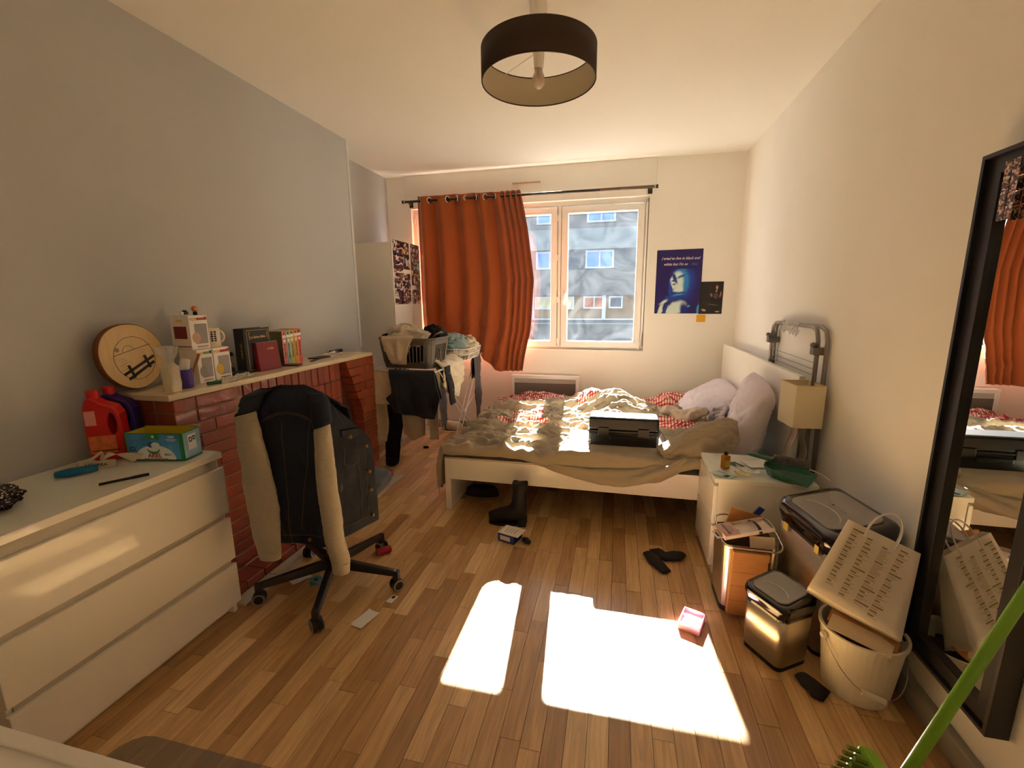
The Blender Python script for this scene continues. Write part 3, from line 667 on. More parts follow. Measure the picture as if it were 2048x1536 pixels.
MB().tube([(-.07, 0, .012), (-.11, 0, .022), (-.16, .0, .03), (-.19, 0, .03)], [.012, .010, .013, .008], 10, sx=1.3).build('handle', M_green, br, smooth=True)
b = MB(); rr = random.Random(2)
for i in range(24):
    for j in range(7):
        x, y = -.07+i*.0065, -.021+j*.007; h_ = .024+rr.uniform(0, .004); b.box(x-.0025, x+.0025, y-.0028, y+.0028, .014, .016+h_)
b.build('bristles', mat('grey_bristle', (96, 88, 88), .8, rnd=.1), br)

# folded metal rack behind the headboard
rk = thing('folding_rack', 'folded grey tube rack with knobs standing behind the headboard', 'folding rack', (1.04, 3.0, .9))
M_tube = mat('grey_tube', (150, 142, 138), .35, metal=.6); M_joint = mat('grey_joint', (104, 98, 96), .5)
for dx, o_ in ((1.032, 0), (1.062, .035)):
    P = [(dx, 3.34+o_, .0), (dx, 3.35+o_, 1.19), (dx, 3.34+o_, 1.235), (dx, 3.29+o_, 1.262), (dx, 2.72-o_, 1.268), (dx, 2.66-o_, 1.25), (dx, 2.635-o_, 1.20), (dx, 2.62-o_, .0)]
    MB().tube(P, .0115, 10).build('tube_hoop', M_tube, rk, True, smooth=True)
for y in (3.35, 2.63):
    MB().box(1.006, 1.074, y-.02, y+.03, 1.125, 1.165).build('joint', M_joint, rk, True, bevel=.004)
    MB().tube([(1.02, y, 1.175), (1.0, y-.02, 1.18), (.985, y-.07, 1.188)], [.012, .014, .008], 8).build('knob', M_joint, rk, True)
for z in (1.02, 1.05, 1.085): MB().tube([(1.03, 3.35, z), (1.03, 2.62, z-.005)], .002, 5).build('rack_wire', M_tube, rk, True)
tag(MB().grid(lambda u, v: (1.012+.012*fbm(u*6, v*6), lerp(2.86, 3.12, u), 1.285-.09*v*(.6+.6*abs(fbm(u*5, 1)))+.01*fbm(u*9, v*9, 2)), 30, 16).build('plastic_wrap', mat('grey_film', (206, 200, 196), .2, alpha=.55), None, smooth=True), 'crumpled clear plastic wrap caught on the folded rack', 'plastic wrap')
# ------------------------------------------------------------------ office chair
ch = thing('office_chair', 'black swivel office chair with five castors in front of the fireplace', 'chair', (-1.365, 1.79, 0), .15)
M_cb = mat('chair_black', (20, 17, 15), .3, coat=.3); M_seat = mat('seat_grey', (74, 76, 80), .9, bump=.2, bs=200); M_ringg = mat('castor_grey', (150, 144, 132), .5)
for k in range(5):
    a = math.radians(4+72*k)-.15; ca, sa = math.cos(a), math.sin(a); Mz = Matrix.Rotation(a, 4, 'Z')
    lg = MB(); loft(lg, [[(.03, -.024, .098), (.03, .024, .098), (.03, .016, .142), (.03, -.016, .142)], [(.335, -.017, .078), (.335, .017, .078), (.335, .013, .106), (.335, -.013, .106)]], Mz)
    lg.box(.322, .352, -.015, .015, .062, .104, Mz)
    L_ = lg.build('leg', M_cb, ch, bevel=.004)
    sw = a+.9+k*.7; Mc = Matrix.Translation((.337*ca, .337*sa, .031)) @ Matrix.Rotation(sw, 4, 'Z') @ Matrix.Rotation(pi/2, 4, 'X')
    MB().lathe([(.002, -.024), (.028, -.024), (.031, -.018), (.031, -.006), (.022, -.005), (.022, .005), (.031, .006), (.031, .018), (.028, .024), (.002, .024)], 20, Mc).tube([Matrix.Translation((.337*ca, .337*sa, 0)) @ Vector((0, 0, .03)), Matrix.Translation((.337*ca, .337*sa, 0)) @ Vector((0, 0, .075))], .009, 8).build('castor', M_black, ch, smooth=False)
    for zz in (-.0245, .0245): MB().ring([(.0285*math.cos(t), .0285*math.sin(t)) for t in [2*pi*i/20 for i in range(20)]], [(.021*math.cos(t), .021*math.sin(t)) for t in [2*pi*i/20 for i in range(20)]], zz-.0012, zz+.0012, Mc).build('castor_ring', M_ringg, ch)
MB().lathe([(.042, .09), (.045, .15), (.028, .16), (.028, .28), (.018, .285), (.018, .41)], 20).build('gas_column', M_cb, ch, smooth=False)
MB().box(-.10, .10, -.12, .12, .405, .43).build('mechanism', M_black, ch, bevel=.01)
b = MB(); loft(b, [[(x*.9, y*.9+.12, .43) for x, y in rrect(.46, .50, .12, 6)], [(x, y+.12, .455) for x, y in rrect(.46, .50, .12, 6)], [(x, y+.12, .485) for x, y in rrect(.46, .50, .12, 6)], [(x*.88, y*.88+.12, .505) for x, y in rrect(.46, .50, .12, 6)]])
b.build('seat', M_seat, ch, smooth=True)
b = MB(); loft(b, [[(x, -.20, z+.76) for x, z in rrect(.36, .50, .12, 6)], [(x*1.06, -.175, z*1.04+.76) for x, z in rrect(.36, .50, .12, 6)], [(x, -.15, z+.76) for x, z in rrect(.36, .50, .12, 6)]])
b.build('backrest', M_seat, ch, smooth=True)
MB().box(-.03, .03, -.20, -.14, .42, .62).build('back_bracket', M_black, ch, bevel=.006)
for sx_ in (-1,): MB().tube([(sx_*.2, .02, .42), (sx_*.26, .02, .43), (sx_*.28, .02, .62), (sx_*.27, .12, .64)], .014, 8).build('armrest', M_black, ch, smooth=True)

# denim jacket over the backrest
jk = thing('denim_jacket', 'dark denim jacket with grey knit sleeves hung over the office chair', 'jacket', (-1.365, 1.79, .22), .15)
M_den = mat('dark_denim', (19, 27, 45), .85, bump=.2, bs=400, var=.25, vs_=5); M_knit = mat('grey_knit', (172, 160, 140), .9, bump=.35, bs=220, stretch=(1, 1, 3), var=.06, vs_=40, sheen=.2)
M_st = mat('tan_stitch', (98, 76, 50), .8); M_brass = mat('brass_button', (150, 118, 72), .4, metal=.8)
JL = [(.36, -.20), (.42, -.225), (.5, -.238), (.93, -.236), (1.0, -.215), (1.045, -.17), (1.075, -.05)]
JR = [(.36, .285), (.43, .288), (.66, .290), (.80, .278), (.88, .245), (.94, .21), (1.01, .16), (1.05, .11), (1.075, .05)]
def jy(X, z):
    y = -.245
    if X > .13: y += (X-.13)*1.15-.02*math.sin((X-.13)*14)
    if X < -.17: y += (-.17-X)*2.2
    y += .05*sm(.98, 1.08, z)
    return y+.022*fbm(X*6, z*4, 9)+.008*fbm(X*16, z*9, 4)+.014*math.sin(X*26+z*2)*(1-sm(.55, 1.0, z))*.6
def jb(X, z, off=0): return Vector((X, jy(X, z)-off, z-.22))
def jhem(X): return pw(X, [(-.24, .47), (-.17, .40), (-.10, .368), (.0, .355), (.12, .365), (.16, .385), (.26, .40), (.355, .425)])
def jbody(u, v):
    z = lerp(1.075, .36, v); X = lerp(pw(z, JL), pw(z, JR), u); h = jhem(X)
    z = lerp(1.075, h, v); X = lerp(pw(z, JL), pw(z, JR), u)
    return jb(X, z)
MB().grid(jbody, 90, 90).build('jacket_body', M_den, jk, smooth=True, solid=.006)
# front half of the jacket over the top of the backrest, hanging on the seat side
MB().grid(lambda u, v: Vector((lerp(-.20, .20, u), -.195+.09*sm(0, .25, v)+.01*fbm(u*5, v*5), lerp(1.07-.25*(u-.5)**2*1.2, .80, v)-.22)), 30, 20).build('collar_side', M_den, jk, smooth=True, solid=.006)
def sleeve(P, name, seed):
    def fn(u, v):
        x, y, z, rx, ry = [pw(v, [(p[0], p[i]) for p in P]) for i in range(1, 6)]
        a = 2*pi*u; k = 1+.10*fbm(math.cos(a)*1.2, math.sin(a)*1.2, v*5+seed)+.04*fbm(math.cos(a)*3, v*22, seed)
        return (x+rx*math.cos(a)*k, y+ry*math.sin(a)*k, z-.22)
    s_ = MB().grid(fn, 30, 60).build(name, M_knit, jk, smooth=True, solid=.004)
    p = P[-1]
    def cf(u, v):
        a = 2*pi*u; q = 1.03-.14*v+.015*math.sin(a*22); return (p[1]+p[4]*math.cos(a)*q, p[2]+p[5]*math.sin(a)*q, p[3]-.052*v-.215)
    MB().grid(cf, 64, 6).build('cuff', M_knit, s_, smooth=True, solid=.004)
sleeve([(0, -.178, -.258, .995, .034, .024), (.12, -.168, -.280, .94, .044, .030), (.4, -.145, -.290, .77, .058, .034), (.7, -.128, -.295, .55, .068, .034), (.92, -.128, -.29, .395, .056, .030), (1, -.128, -.288, .362, .050, .028)], 'sleeve', 1)
sleeve([(0, .150, -.255, .945, .028, .022), (.1, .155, -.275, .89, .034, .028), (.45, .163, -.290, .65, .042, .034), (.8, .180, -.296, .41, .040, .034), (.95, .192, -.296, .335, .040, .032), (1, .196, -.296, .315, .037, .030)], 'sleeve', 6)
def cap_(P):   # denim shoulder caps above the knit sleeves
    def fn(u, v):
        x, y, z, rx, ry = [pw(v, [(p[0], p[i]) for p in P]) for i in range(1, 6)]; a = 2*pi*u
        return (x+rx*math.cos(a), y+ry*math.sin(a), z-.22+.012*math.cos(a)*v)
    MB().grid(fn, 28, 16).build('shoulder', M_den, jk, smooth=True, solid=.005)
cap_([(0, -.115, -.205, 1.058, .03, .02), (.4, -.155, -.235, 1.035, .045, .035), (1, -.176, -.262, .965, .046, .036)])
cap_([(0, .10, -.205, 1.045, .03, .02), (.4, .130, -.232, 1.01, .040, .033), (1, .152, -.262, .915, .038, .034)])
def seam(pts, r=.0010): MB().tube([jb(X, z, .006) for X, z in pts], r, 5).build('seam', M_st, jk)
seam([(-.13+.02*i, .925+.045*math.sin(pi*i/12)) for i in range(13)]); seam([(-.13+.02*i, .918+.045*math.sin(pi*i/12)) for i in range(13)])
seam([(-.03-.02*t/8, .93-.57*t/8) for t in range(9)]); seam([(.09-.09*t/8, .93-.5*t/8) for t in range(9)]); seam([(-.10+.03*t/8, .75-.35*t/8) for t in range(9)])
seam([(.175+.03*t/6, 1.0-.10*t/6) for t in range(7)]); seam([(.240, .80-.36*t/8) for t in range(9)]); seam([(.262, .77-.30*t/8) for t in range(9)])
seam([(X, jhem(X)+.045) for X in [-.1+.02*i for i in range(11)]]); seam([(.17+.013*i, jhem(.17+.013*i)+.045) for i in range(9)])
seam([(.20, .845), (.222, .828), (.245, .842)])
seam([(.20, .81), (.20, .72), (.222, .705), (.242, .72), (.242, .82)])
MB().grid(lambda u, v: jb(lerp(.195, .248, u), lerp(.875, .83+.015*abs(u-.5)*2, v), .009), 8, 6).build('pocket_flap', M_den, jk, smooth=True, solid=.003)
for X, z in ((.222, .842), (.275, .66), (.276, .57), (.275, .445), (.268, .78), (.035, .385)):
    p = jb(X, z, .014); MB().lathe([(.0085, -.003), (.0085, .002), (.006, .004)], 12, Matrix.Translation(p) @ Matrix.Rotation(pi/2, 4, 'X')).build('button', M_brass, jk)
MB().grid(lambda u, v: jb(lerp(-.01, .055, u), lerp(.40, .37, v), .008), 6, 4).build('waist_tab', M_den, jk, smooth=True, solid=.003)

# ------------------------------------------------------------------ drying rack and laundry
RX0, RX1, RY0, RY1, RZ = -1.925, -1.352, 3.17, 4.40, .88
dk2 = thing('drying_rack', 'white wire folding clothes airer loaded with laundry', 'drying rack', (-1.64, 3.8, 0))
MB().tube([(RX0, RY0, RZ), (RX1, RY0, RZ), (RX1, RY1, RZ), (RX0, RY1, RZ)], .007, 8, closed=True).build('top_frame', M_wire, dk2, True, smooth=True)
b = MB()
for k in range(13): x = lerp(RX0, RX1, (k+1)/14); b.tube([(x, RY0, RZ), (x, RY1, RZ)], .0022, 6)
b.build('top_wires', M_wire, dk2, True)
for x, s_ in ((RX0+.02, 1), (RX1-.02, -1)):
    for y0, y1 in ((RY0+.06, 4.25), (4.28, 3.50)):
        P = []
        for d in (-.02, .02): P.append([(x+d, y0, RZ), (x+d, y1, .03)])
        MB().tube([P[0][0], P[0][1], (x-.014, y1, .010), (x, y1, .005), (x+.014, y1, .010), P[1][1], P[1][0]], .004, 6).build('leg', M_wire, dk2, True, smooth=True)
for y, z in ((3.555, .08), (4.20, .08), (3.66, .25)): MB().tube([(RX0+.02, y, z), (RX1-.02, y, z)], .003, 6).build('cross_bar', M_wire, dk2, True)
b = MB()
for k in range(8): z = .80-k*.055; yk = lerp(4.28, 3.50, (RZ-z)/RZ); b.tube([(RX0+.03, yk, z), (RX1-.03, yk, z)], .002, 5)
b.build('lower_wires', M_wire, dk2, True)
MB().tube([(RX1-.02, 3.86, .40), (RX1+.0, 4.15, .52)], .0045, 6).build('strut', M_wire, dk2, True)

def hang(name, label, cat, m, L_, R_, zt, zb, y, amp=.012, freq=38, back=.22, seed=1, axis='x', x0=0, extra=None):
    """cloth hung over a rail: L_, R_ give the side edges by height; axis x hangs in an x/z plane at depth y, axis y in a y/z plane at x"""
    def fn(u, v):
        if v < .25: z = lerp(zt-back, zt, v/.25); d = .022
        else: z = lerp(zt, zb(u) if callable(zb) else zb, (v-.25)/.75); d = -.014
        d *= 1-math.exp(-abs(v-.25)*40)
        a = lerp(pw(z, L_), pw(z, R_), u); k = sm(0, .5, abs(v-.25))
        d += amp*math.sin(a*freq+z*3+seed)*k+.014*fbm(a*7, z*5, seed)*k+.004*fbm(a*25, z*25, seed)
        zz = z+(.008 if abs(v-.25) < .01 else 0)
        return (a, y+d, zz) if axis == 'x' else (y+d*(-1), a, zz)
    o = MB().grid(fn, 56, 60).build(name, m, None, smooth=True, solid=.004)
    return tag(o, label, cat)
M_navy = mat('navy_jersey', (16, 26, 44), .85, sheen=.2, bump=.1, bs=200); M_ecru = mat('ecru_cotton', (206, 192, 166), .85, bump=.15, bs=90, transl=.08); M_blackc = mat('black_cotton', (18, 16, 18), .9, bump=.1, bs=100)
M_greyc = mat('grey_trouser', (88, 84, 84), .9, bump=.1, bs=150); M_teal = mat('teal_towel', (126, 152, 154), .95, bump=.4, bs=160, sheen=.4); M_fleece = mat('cream_fleece', (212, 198, 168), .95, bump=.5, bs=120, sheen=.5)
hang('navy_shirt', 'navy blue shirt hung over the front rail of the airer', 'shirt', M_navy, [(.50, -1.70), (.6, -1.745), (.66, -1.775), (.70, -1.73), (.89, -1.745)], [(.50, -1.372), (.62, -1.33), (.68, -1.31), (.75, -1.33), (.89, -1.362)], RZ+.004, lambda u: .545-.04*u, RY0-.012, seed=2)
hang('cream_sweatshirt', 'cream sweatshirt with long sleeves hung beside the navy shirt', 'sweatshirt', M_ecru, [(.3, -1.915), (.6, -1.93), (.89, -1.915)], [(.3, -1.73), (.6, -1.70), (.89, -1.72)], RZ+.004, .60, RY0+.02, seed=5)
hang('cream_sleeve_top', 'cream cotton top hanging low under the navy shirt', 'top', M_ecru, [(.2, -1.70), (.5, -1.72), (.89, -1.72)], [(.2, -1.52), (.5, -1.50), (.89, -1.50)], RZ-.02, lambda u: .28+.05*abs(u-.5)*2, RY0+.12, seed=9)
hang('white_long_top', 'narrow white long sleeve hanging at the front of the airer', 'top', M_ecru, [(.2, -1.46), (.89, -1.47)], [(.2, -1.395), (.5, -1.38), (.89, -1.365)], RZ-.02, .30, RY0+.10, seed=4)
hang('pale_sleeve', 'pale cream sleeve dangling against the brick pier', 'sleeve', M_ecru, [(.2, -1.90), (.4, -1.925), (.89, -1.92)], [(.2, -1.855), (.4, -1.80), (.89, -1.80)], RZ-.02, .27, RY0+.05, seed=8)
hang('black_trousers', 'black trousers hanging down to the floor behind the navy shirt', 'trousers', M_blackc, [(.0, -1.92), (.89, -1.90)], [(.0, -1.80), (.3, -1.76), (.89, -1.66)], RZ-.02, .06, RY0+.18, seed=3)
hang('grey_trousers', 'dark grey trousers hung at the far end of the airer', 'trousers', M_greyc, [(.1, 4.06), (.89, 4.08)], [(.1, 4.22), (.89, 4.30)], RZ+.004, .24, RX1+.004, seed=6, axis='y')
hang('grey_leggings', 'narrow grey leggings hung beside the cream fleece', 'leggings', M_greyc, [(.1, 3.60), (.89, 3.60)], [(.1, 3.70), (.89, 3.72)], RZ-.01, .30, RX1-.16, seed=7, axis='y')
fj = thing('fleece_jacket', 'cream fleece jacket with dark snap edging hung on the airer', 'jacket', (-1.35, 3.5, .5))
def flc(u, v):
    y = lerp(3.30, 3.78, u); 
    if v < .3: x = lerp(-1.56, -1.345, v/.3); z = .90+.04*math.sin(v/.3*pi)+.03*fbm(u*4, v*8)
    else: x = -1.338-.012*math.sin(u*9); z = lerp(.895, .60+.30*abs(u-.55)**1.2, (v-.3)/.7)
    return (x+.018*fbm(u*5, v*6, 2), y+.02*fbm(v*5, u*4, 3), z)
MB().grid(flc, 40, 40).build('fleece_body', M_fleece, fj, True, smooth=True, solid=.014)
MB().grid(lambda u, v: (-1.325-.006*math.sin(v*9), lerp(3.29, 3.40, u)+.12*v, lerp(.90, .56, v)), 6, 24).build('dark_edging', M_blackc, fj, True, smooth=True, solid=.01)
for k in range(4): MB().sph((-1.312, 3.36+.03*k, .84-.075*k), .0045, 6).build('snap', M_chrome, fj, True)

# grey laundry basket
lb = thing('laundry_basket', 'grey plastic laundry basket full of clothes standing on the airer', 'laundry basket', (-1.63, 3.40, RZ+.008), math.radians(-4))
M_bask = mat('basket_grey', (92, 86, 78), .45)
def bring(s, z, w_=.50, d_=.34): return [(x*s, y*s, z) for x, y in rrect(w_, d_, .07, 5)]
b = MB(); loft(b, [bring(.86, 0), bring(.90, .05), bring(.885, .05), bring(.85, .006)], cap=False); b.prism([(x*.86, y*.86) for x, y in rrect(.50, .34, .07, 5)], 0, .006); b.build('tub_base', M_bask, lb)
b = MB(); loft(b, [bring(.985, .19), bring(1.0, .245), bring(1.03, .245), bring(1.03, .235), bring(1.0, .225), bring(.995, .19)], cap=False); b.build('rim', M_bask, lb)
b = MB(); n_ = 46
def per(t, s):
    P = rrect(.50, .34, .07, 5); m_ = len(P); Ls = [math.dist(P[i], P[(i+1) % m_]) for i in range(m_)]; T = t*sum(Ls)
    for i in range(m_):
        if T <= Ls[i]: k = T/Ls[i]; return Vector((lerp(P[i][0], P[(i+1) % m_][0], k)*s, lerp(P[i][1], P[(i+1) % m_][1], k)*s, 0))
        T -= Ls[i]
    return Vector((P[0][0]*s, P[0][1]*s, 0))
for k in range(n_):
    p0, p1 = per(k/n_, .895), per(k/n_, .985); p0.z, p1.z = .045, .195; b.tube([p0, p0.lerp(p1, .5), p1], [.0062, .0045, .0062], 6)
b.build('slatted_wall', M_bask, lb)
for sx_ in (-1, 1):
    for sy_ in (-1, 1):
        b = MB(); Q0 = [(x*.892, y*.892) for x, y in rrect(.5, .34, .07, 5)]; Q1 = [(x*.985, y*.985) for x, y in rrect(.5, .34, .07, 5)]
        idx = [i for i, (x, y) in enumerate(Q0) if x*sx_ > .15 and y*sy_ > .085]
        vs_ = [(Q0[i][0], Q0[i][1], .045) for i in idx]+[(Q1[i][0], Q1[i][1], .195) for i in idx]; n2 = len(idx)
        b.add(vs_, [(i, i+1, n2+i+1, n2+i) for i in range(n2-1)]); b.build('corner_panel', M_bask, lb, solid=.005)
MB().tube([(.20, .06, .245), (.235, .05, .275), (.25, .0, .285), (.235, -.05, .275), (.20, -.06, .245)], .007, 8).build('handle', M_bask, lb, smooth=True)
def heap(name, label, cat, m, c, r, seed, flat=.0, droop=None):
    def fn(u, v):
        a = 2*pi*u; e = (v-.5)*pi; k = .96+.30*fbm(math.cos(a)*1.4+seed, math.sin(a)*1.4, e*1.3)+.26*(1-abs(fbm(math.cos(a)*2.2+seed*3, math.sin(a)*2.2+seed, e*2.6, 3))-.6)
        p = Vector((c[0]+r[0]*math.cos(a)*math.cos(e)*k, c[1]+r[1]*math.sin(a)*math.cos(e)*k, c[2]+r[2]*math.sin(e)*k)); return p
    return tag(MB().grid(fn, 56, 32).build(name, m, None, smooth=True, weld=True), label, cat)
M_beige = mat('beige_jersey', (196, 180, 158), .9, bump=.2, bs=80, var=.04, vs_=20)
heap('beige_sweater', 'crumpled beige sweater piled on the grey laundry basket', 'sweater', M_beige, (-1.68, 3.37, 1.13), (.185, .14, .095), 1)
hang('sweater_hem', 'beige sweater hem spilling over the side of the grey laundry basket', 'sweater hem', M_beige, [(.9, -1.74), (1.0, -1.80), (1.15, -1.82)], [(.9, -1.63), (1.0, -1.62), (1.15, -1.54)], 1.14, lambda u: .955+.10*abs(u-.75), 3.212, amp=.012, freq=70, seed=12)
heap('black_garment', 'bunched black garment at the back of the grey laundry basket', 'garment', M_blackc, (-1.50, 3.50, 1.13), (.10, .10, .085), 4)
heap('dark_underlayer', 'dark clothes filling the inside of the grey laundry basket', 'clothes', M_blackc, (-1.63, 3.40, 1.01), (.20, .13, .10), 9)
heap('camisole', 'black strappy top hanging on the basket corner', 'top', M_blackc, (-1.86, 3.36, 1.12), (.035, .05, .035), 7)
# white wire basket
wb = thing('wire_basket', 'white wire basket with folded clothes at the back of the airer', 'wire basket', (-1.47, 4.0, RZ+.008))
b = MB()
for z, s_ in ((.0, .9), (.05, .95), (.10, 1.0)): b.tube([(x*s_, y*s_, z) for x, y in rrect(.34, .42, .04, 3)], .003 if z < .09 else .005, 6, closed=True)
for k in range(12):
    for sy_ in (-1, 1): x = -.15+k*.0273; b.tube([(x*.9, sy_*.21*.9, 0), (x, sy_*.21, .10)], .002, 5)
for k in range(15):
    for sx_ in (-1, 1): y = -.19+k*.0271; b.tube([(sx_*.17*.9, y*.9, 0), (sx_*.17, y, .10)], .002, 5)
b.build('wire_mesh', M_wire, wb); bx('basket_floor', M_wire, wb, -.15, .15, -.185, .185, -.001, .002, world=False, bevel=0)
heap('teal_towel', 'crumpled teal towel on top of the white wire basket', 'towel', M_teal, (-1.50, 3.92, 1.03), (.13, .15, .085), 2)
heap('cream_garment', 'crumpled cream garment at the far end of the wire basket', 'garment', M_ecru, (-1.40, 4.08, 1.01), (.10, .10, .07), 6)
heap('white_garment', 'white cotton lying folded inside the wire basket', 'garment', M_ecru, (-1.47, 4.0, .945), (.14, .18, .05), 8)
tag(MB().tube([(-1.86, 4.50, .06), (-1.82, 4.48, .065), (-1.74, 4.47, .065), (-1.66, 4.46, .06), (-1.64, 4.455, .058)], [.035, .056, .05, .056, .04], 14).build('rolled_towel', M_ecru, None, smooth=True), 'rolled white towel with a black strap on the floor by the back wall', 'towel')
tag(MB().tube([(-1.80+.0*t, 4.478+.060*math.cos(t), .067+.060*math.sin(t)) for t in [2*pi*i/16 for i in range(16)]], .006, 6, closed=True).build('black_strap', M_black), 'black strap tied around the rolled white towel', 'strap')
tag(MB().sph((-1.78, 3.86, .012), (.03, .018, .012), 8).build('fluff_ball', M_blackc, None, smooth=True), 'small black scrap on the parquet beside the wardrobe', 'scrap')
# ------------------------------------------------------------------ things on the mantel
FX = lambda x, y, z, yaw=0: frame((x, y, z), (math.sin(yaw), math.cos(yaw), 0), (0, 0, 1))   # draw facing +x: local x -> +y, local y -> +z
wdsc = thing('wood_slice', 'round bark edged wood slice with a drawn seaside fence leaning on the wall', 'wood slice', (-2.11, 1.535, 1.035))
Md = frame((-2.112, 1.537, 1.190), (-.10, 1, 0), (-.10, 0, 1))
M_wd = mat('pale_wood_face', (222, 190, 136), .6, var=.06, vs_=9, stretch=(1, 6, 1)); M_bark = mat('bark', (112, 66, 40), .9, bump=.5, bs=60); M_draw = mat('drawing_ink', (34, 28, 24), .7)
out = [(.150*(1+.02*math.sin(3*t+1)+.02*math.cos(2*t))*math.cos(t), .147*(1+.02*math.sin(3*t))*math.sin(t)) for t in [2*pi*i/48 for i in range(48)]]
MB().prism(out, -.018, .010, Md).build('bark_ring', M_bark, wdsc, True, bevel=.004)
MB().prism([(x*.97, y*.97) for x, y in out], .0095, .0115, Md).build('wood_face', M_wd, wdsc, True)
def inkline(pts, r=.0012, nm='drawn_line'): MB().tube([(x, y, .0118) for x, y in pts], r, 5, M=Md).build(nm, M_draw, wdsc, True)
inkline([(.095*math.cos(t)+.005, .095*math.sin(t)-.01) for t in [2*pi*i/40 for i in range(41)]], .001)
inkline([(-.088, .008), (.085, .045)]); inkline([(-.018+.026*math.cos(t), .022+.026*math.sin(t)) for t in [.35+pi*i/12 for i in range(12)]], .0008)
for k in range(7): yy = .0-.008*k; x0 = -.07+.01*(k % 3); inkline([(x0, yy-.012), (x0+.03, yy-.006)], .0005); inkline([(.02+.008*(k % 2), yy+.02), (.06, yy+.026)], .0005)
for (xa, ya), (xb, yb2) in (((-.062, -.078), (.095, -.010)), ((-.045, -.100), (.090, -.036))): MB().box(0, math.hypot(xb-xa, yb2-ya), -.006, .006, .0112, .0124, Md @ TR(xa, ya, 0, rz=math.atan2(yb2-ya, xb-xa))).build('drawn_rail', M_draw, wdsc, True)
for x, y in ((-.025, -.068), (.058, -.032)): MB().box(-.006, .006, -.030, .030, .0112, .0126, Md @ TR(x, y, 0, rz=.3)).build('drawn_post', M_draw, wdsc, True)
for k in range(9): inkline([(-.010+.009*k, -.074+.0035*k), (-.012+.010*k, -.098+.006*k)], .0006)
MB().prism([(.010*math.cos(t)-.068, .010*math.sin(t)+.032) for t in [2*pi*i/14 for i in range(14)]], .0112, .0120, Md).build('drawn_smudge', mat('pencil_smudge', (150, 134, 116), .8), wdsc, True)

cdl = thing('wrapped_candle', 'cream block candle wrapped in cellophane on the mantel corner', 'candle', (-1.925, 1.552, MZ), .15)
MB().box(-.024, .024, -.024, .024, 0, .112).build('wax_block', mat('cream_wax', (236, 222, 168), .45, transl=.1), cdl, bevel=.004)
MB().box(.0242, .0252, -.016, .016, .065, .10).build('gift_label', mat('gift_label', (222, 176, 96), .6), cdl)
def wrap(u, v):
    a = 2*pi*u; z = .005+.20*v; k = pw(v, [(0, .027), (.55, .028), (.66, .018), (.8, .032), (1, .040)])*(1+.12*math.sin(5*a)*sm(.5, 1, v)+.10*fbm(math.cos(a)*2, math.sin(a)*2, v*6))
    e = 1.25 if v < .55 else 1.0
    return (k*max(-1, min(1, e*math.cos(a))), k*max(-1, min(1, e*math.sin(a))), z)
MB().grid(wrap, 36, 24).build('cellophane', M_clearpl, cdl, smooth=True)
pp = thing('pen_pot', 'purple mug used as a pot on the mantel', 'mug', (-1.965, 1.645, MZ))
MB().lathe([(.002, 0), (.033, 0), (.036, .004), (.036, .088), (.033, .088), (.032, .008), (.002, .008)], 28).build('pot_body', mat('purple_glaze', (70, 42, 140), .3), pp, smooth=True)
MB().tube([(.0+.012*math.sin(t), -.034-.020*math.sin(t), .044+.024*math.cos(t)) for t in [pi*i/10 for i in range(11)]], .004, 8).build('handle', mat('maroon_glaze', (90, 30, 60), .3), pp, smooth=True)
tag(MB().tube([(-1.965, 1.635, MZ+.012), (-1.975, 1.670, MZ+.13)], .021, 14).build('paper_roll', M_paper), 'white cardboard tube standing in the purple mug', 'paper tube')
tag(MB().tube([(-1.955, 1.655, MZ+.012), (-1.95, 1.725, MZ+.15)], .006, 8).build('wooden_stick', mat('stick_wood', (150, 96, 52), .6)), 'brown wooden stick leaning in the purple mug', 'stick')
M_box = mat('box_white', (238, 232, 224), .45); M_win = mat('box_window', (150, 146, 146), .12, alpha=.55)
def toybox(label, x0, x1, y0, y1, z0, z1, head, badge, extra, side=None):
    t = thing('toy_box', label, 'box', ((x0+x1)/2, (y0+y1)/2, z0), 0, 'boxed figures on the mantel')
    bx('carton', M_box, t, x0, x1, y0, y1, z0, z1, bevel=.0015)
    h = z1-z0; wv = y1-y0
    bx('window_film', M_win, t, x1-.001, x1+.0012, y0+wv*.25, y1-.008, z0+h*.16, z1-h*.25, bevel=0)
    bx('header_bar', head, t, x1, x1+.0014, y0+wv*.42, y1-.012, z1-h*.14, z1-h*.07, bevel=0)
    bx('number_badge', badge, t, x1, x1+.0016, y1-.016, y1-.004, z1-h*.14, z1-h*.05, bevel=0)
    text('POP!', h*.11, mat('pop_yellow', (226, 176, 54), .5), t, FX(x1+.0012, y0+wv*.22, z1-h*.15), bold=.0004)
    MB().prism([(wv*.22*math.cos(a), h*.16*math.sin(a)) for a in [2*pi*i/20 for i in range(20)]], 0, .0012, FX(x1+.0004, y0+wv*.30, z0+h*.34)).build('printed_shape', extra, t, True)
    bx('bottom_strip', mat('box_strip', (176, 160, 164), .5), t, x1, x1+.0013, y0+wv*.3, y1-.01, z0+h*.05, z0+h*.10, bevel=0)
    MB().sph((x1-.028, (y0+y1)/2+.012, z0+h*.5), (.012, .03, .026), 8).build('figure_head', extra, t, True, smooth=True)
    if side:
        bx('side_print', side, t, x0+.02, x1-.02, y0-.0012, y0, z0+h*.32, z0+h*.68, bevel=0)
        text('POP!', h*.11, mat('pop_yellow', (226, 176, 54), .5), t, frame(((x0+x1)/2, y0-.001, z1-h*.2), (1, 0, 0), (0, 0, 1)), bold=.0004)
        bx('side_line', side, t, x0+.004, x1-.004, y0-.0012, y0, z0+h*.08, z0+h*.105, bevel=0)
    return t
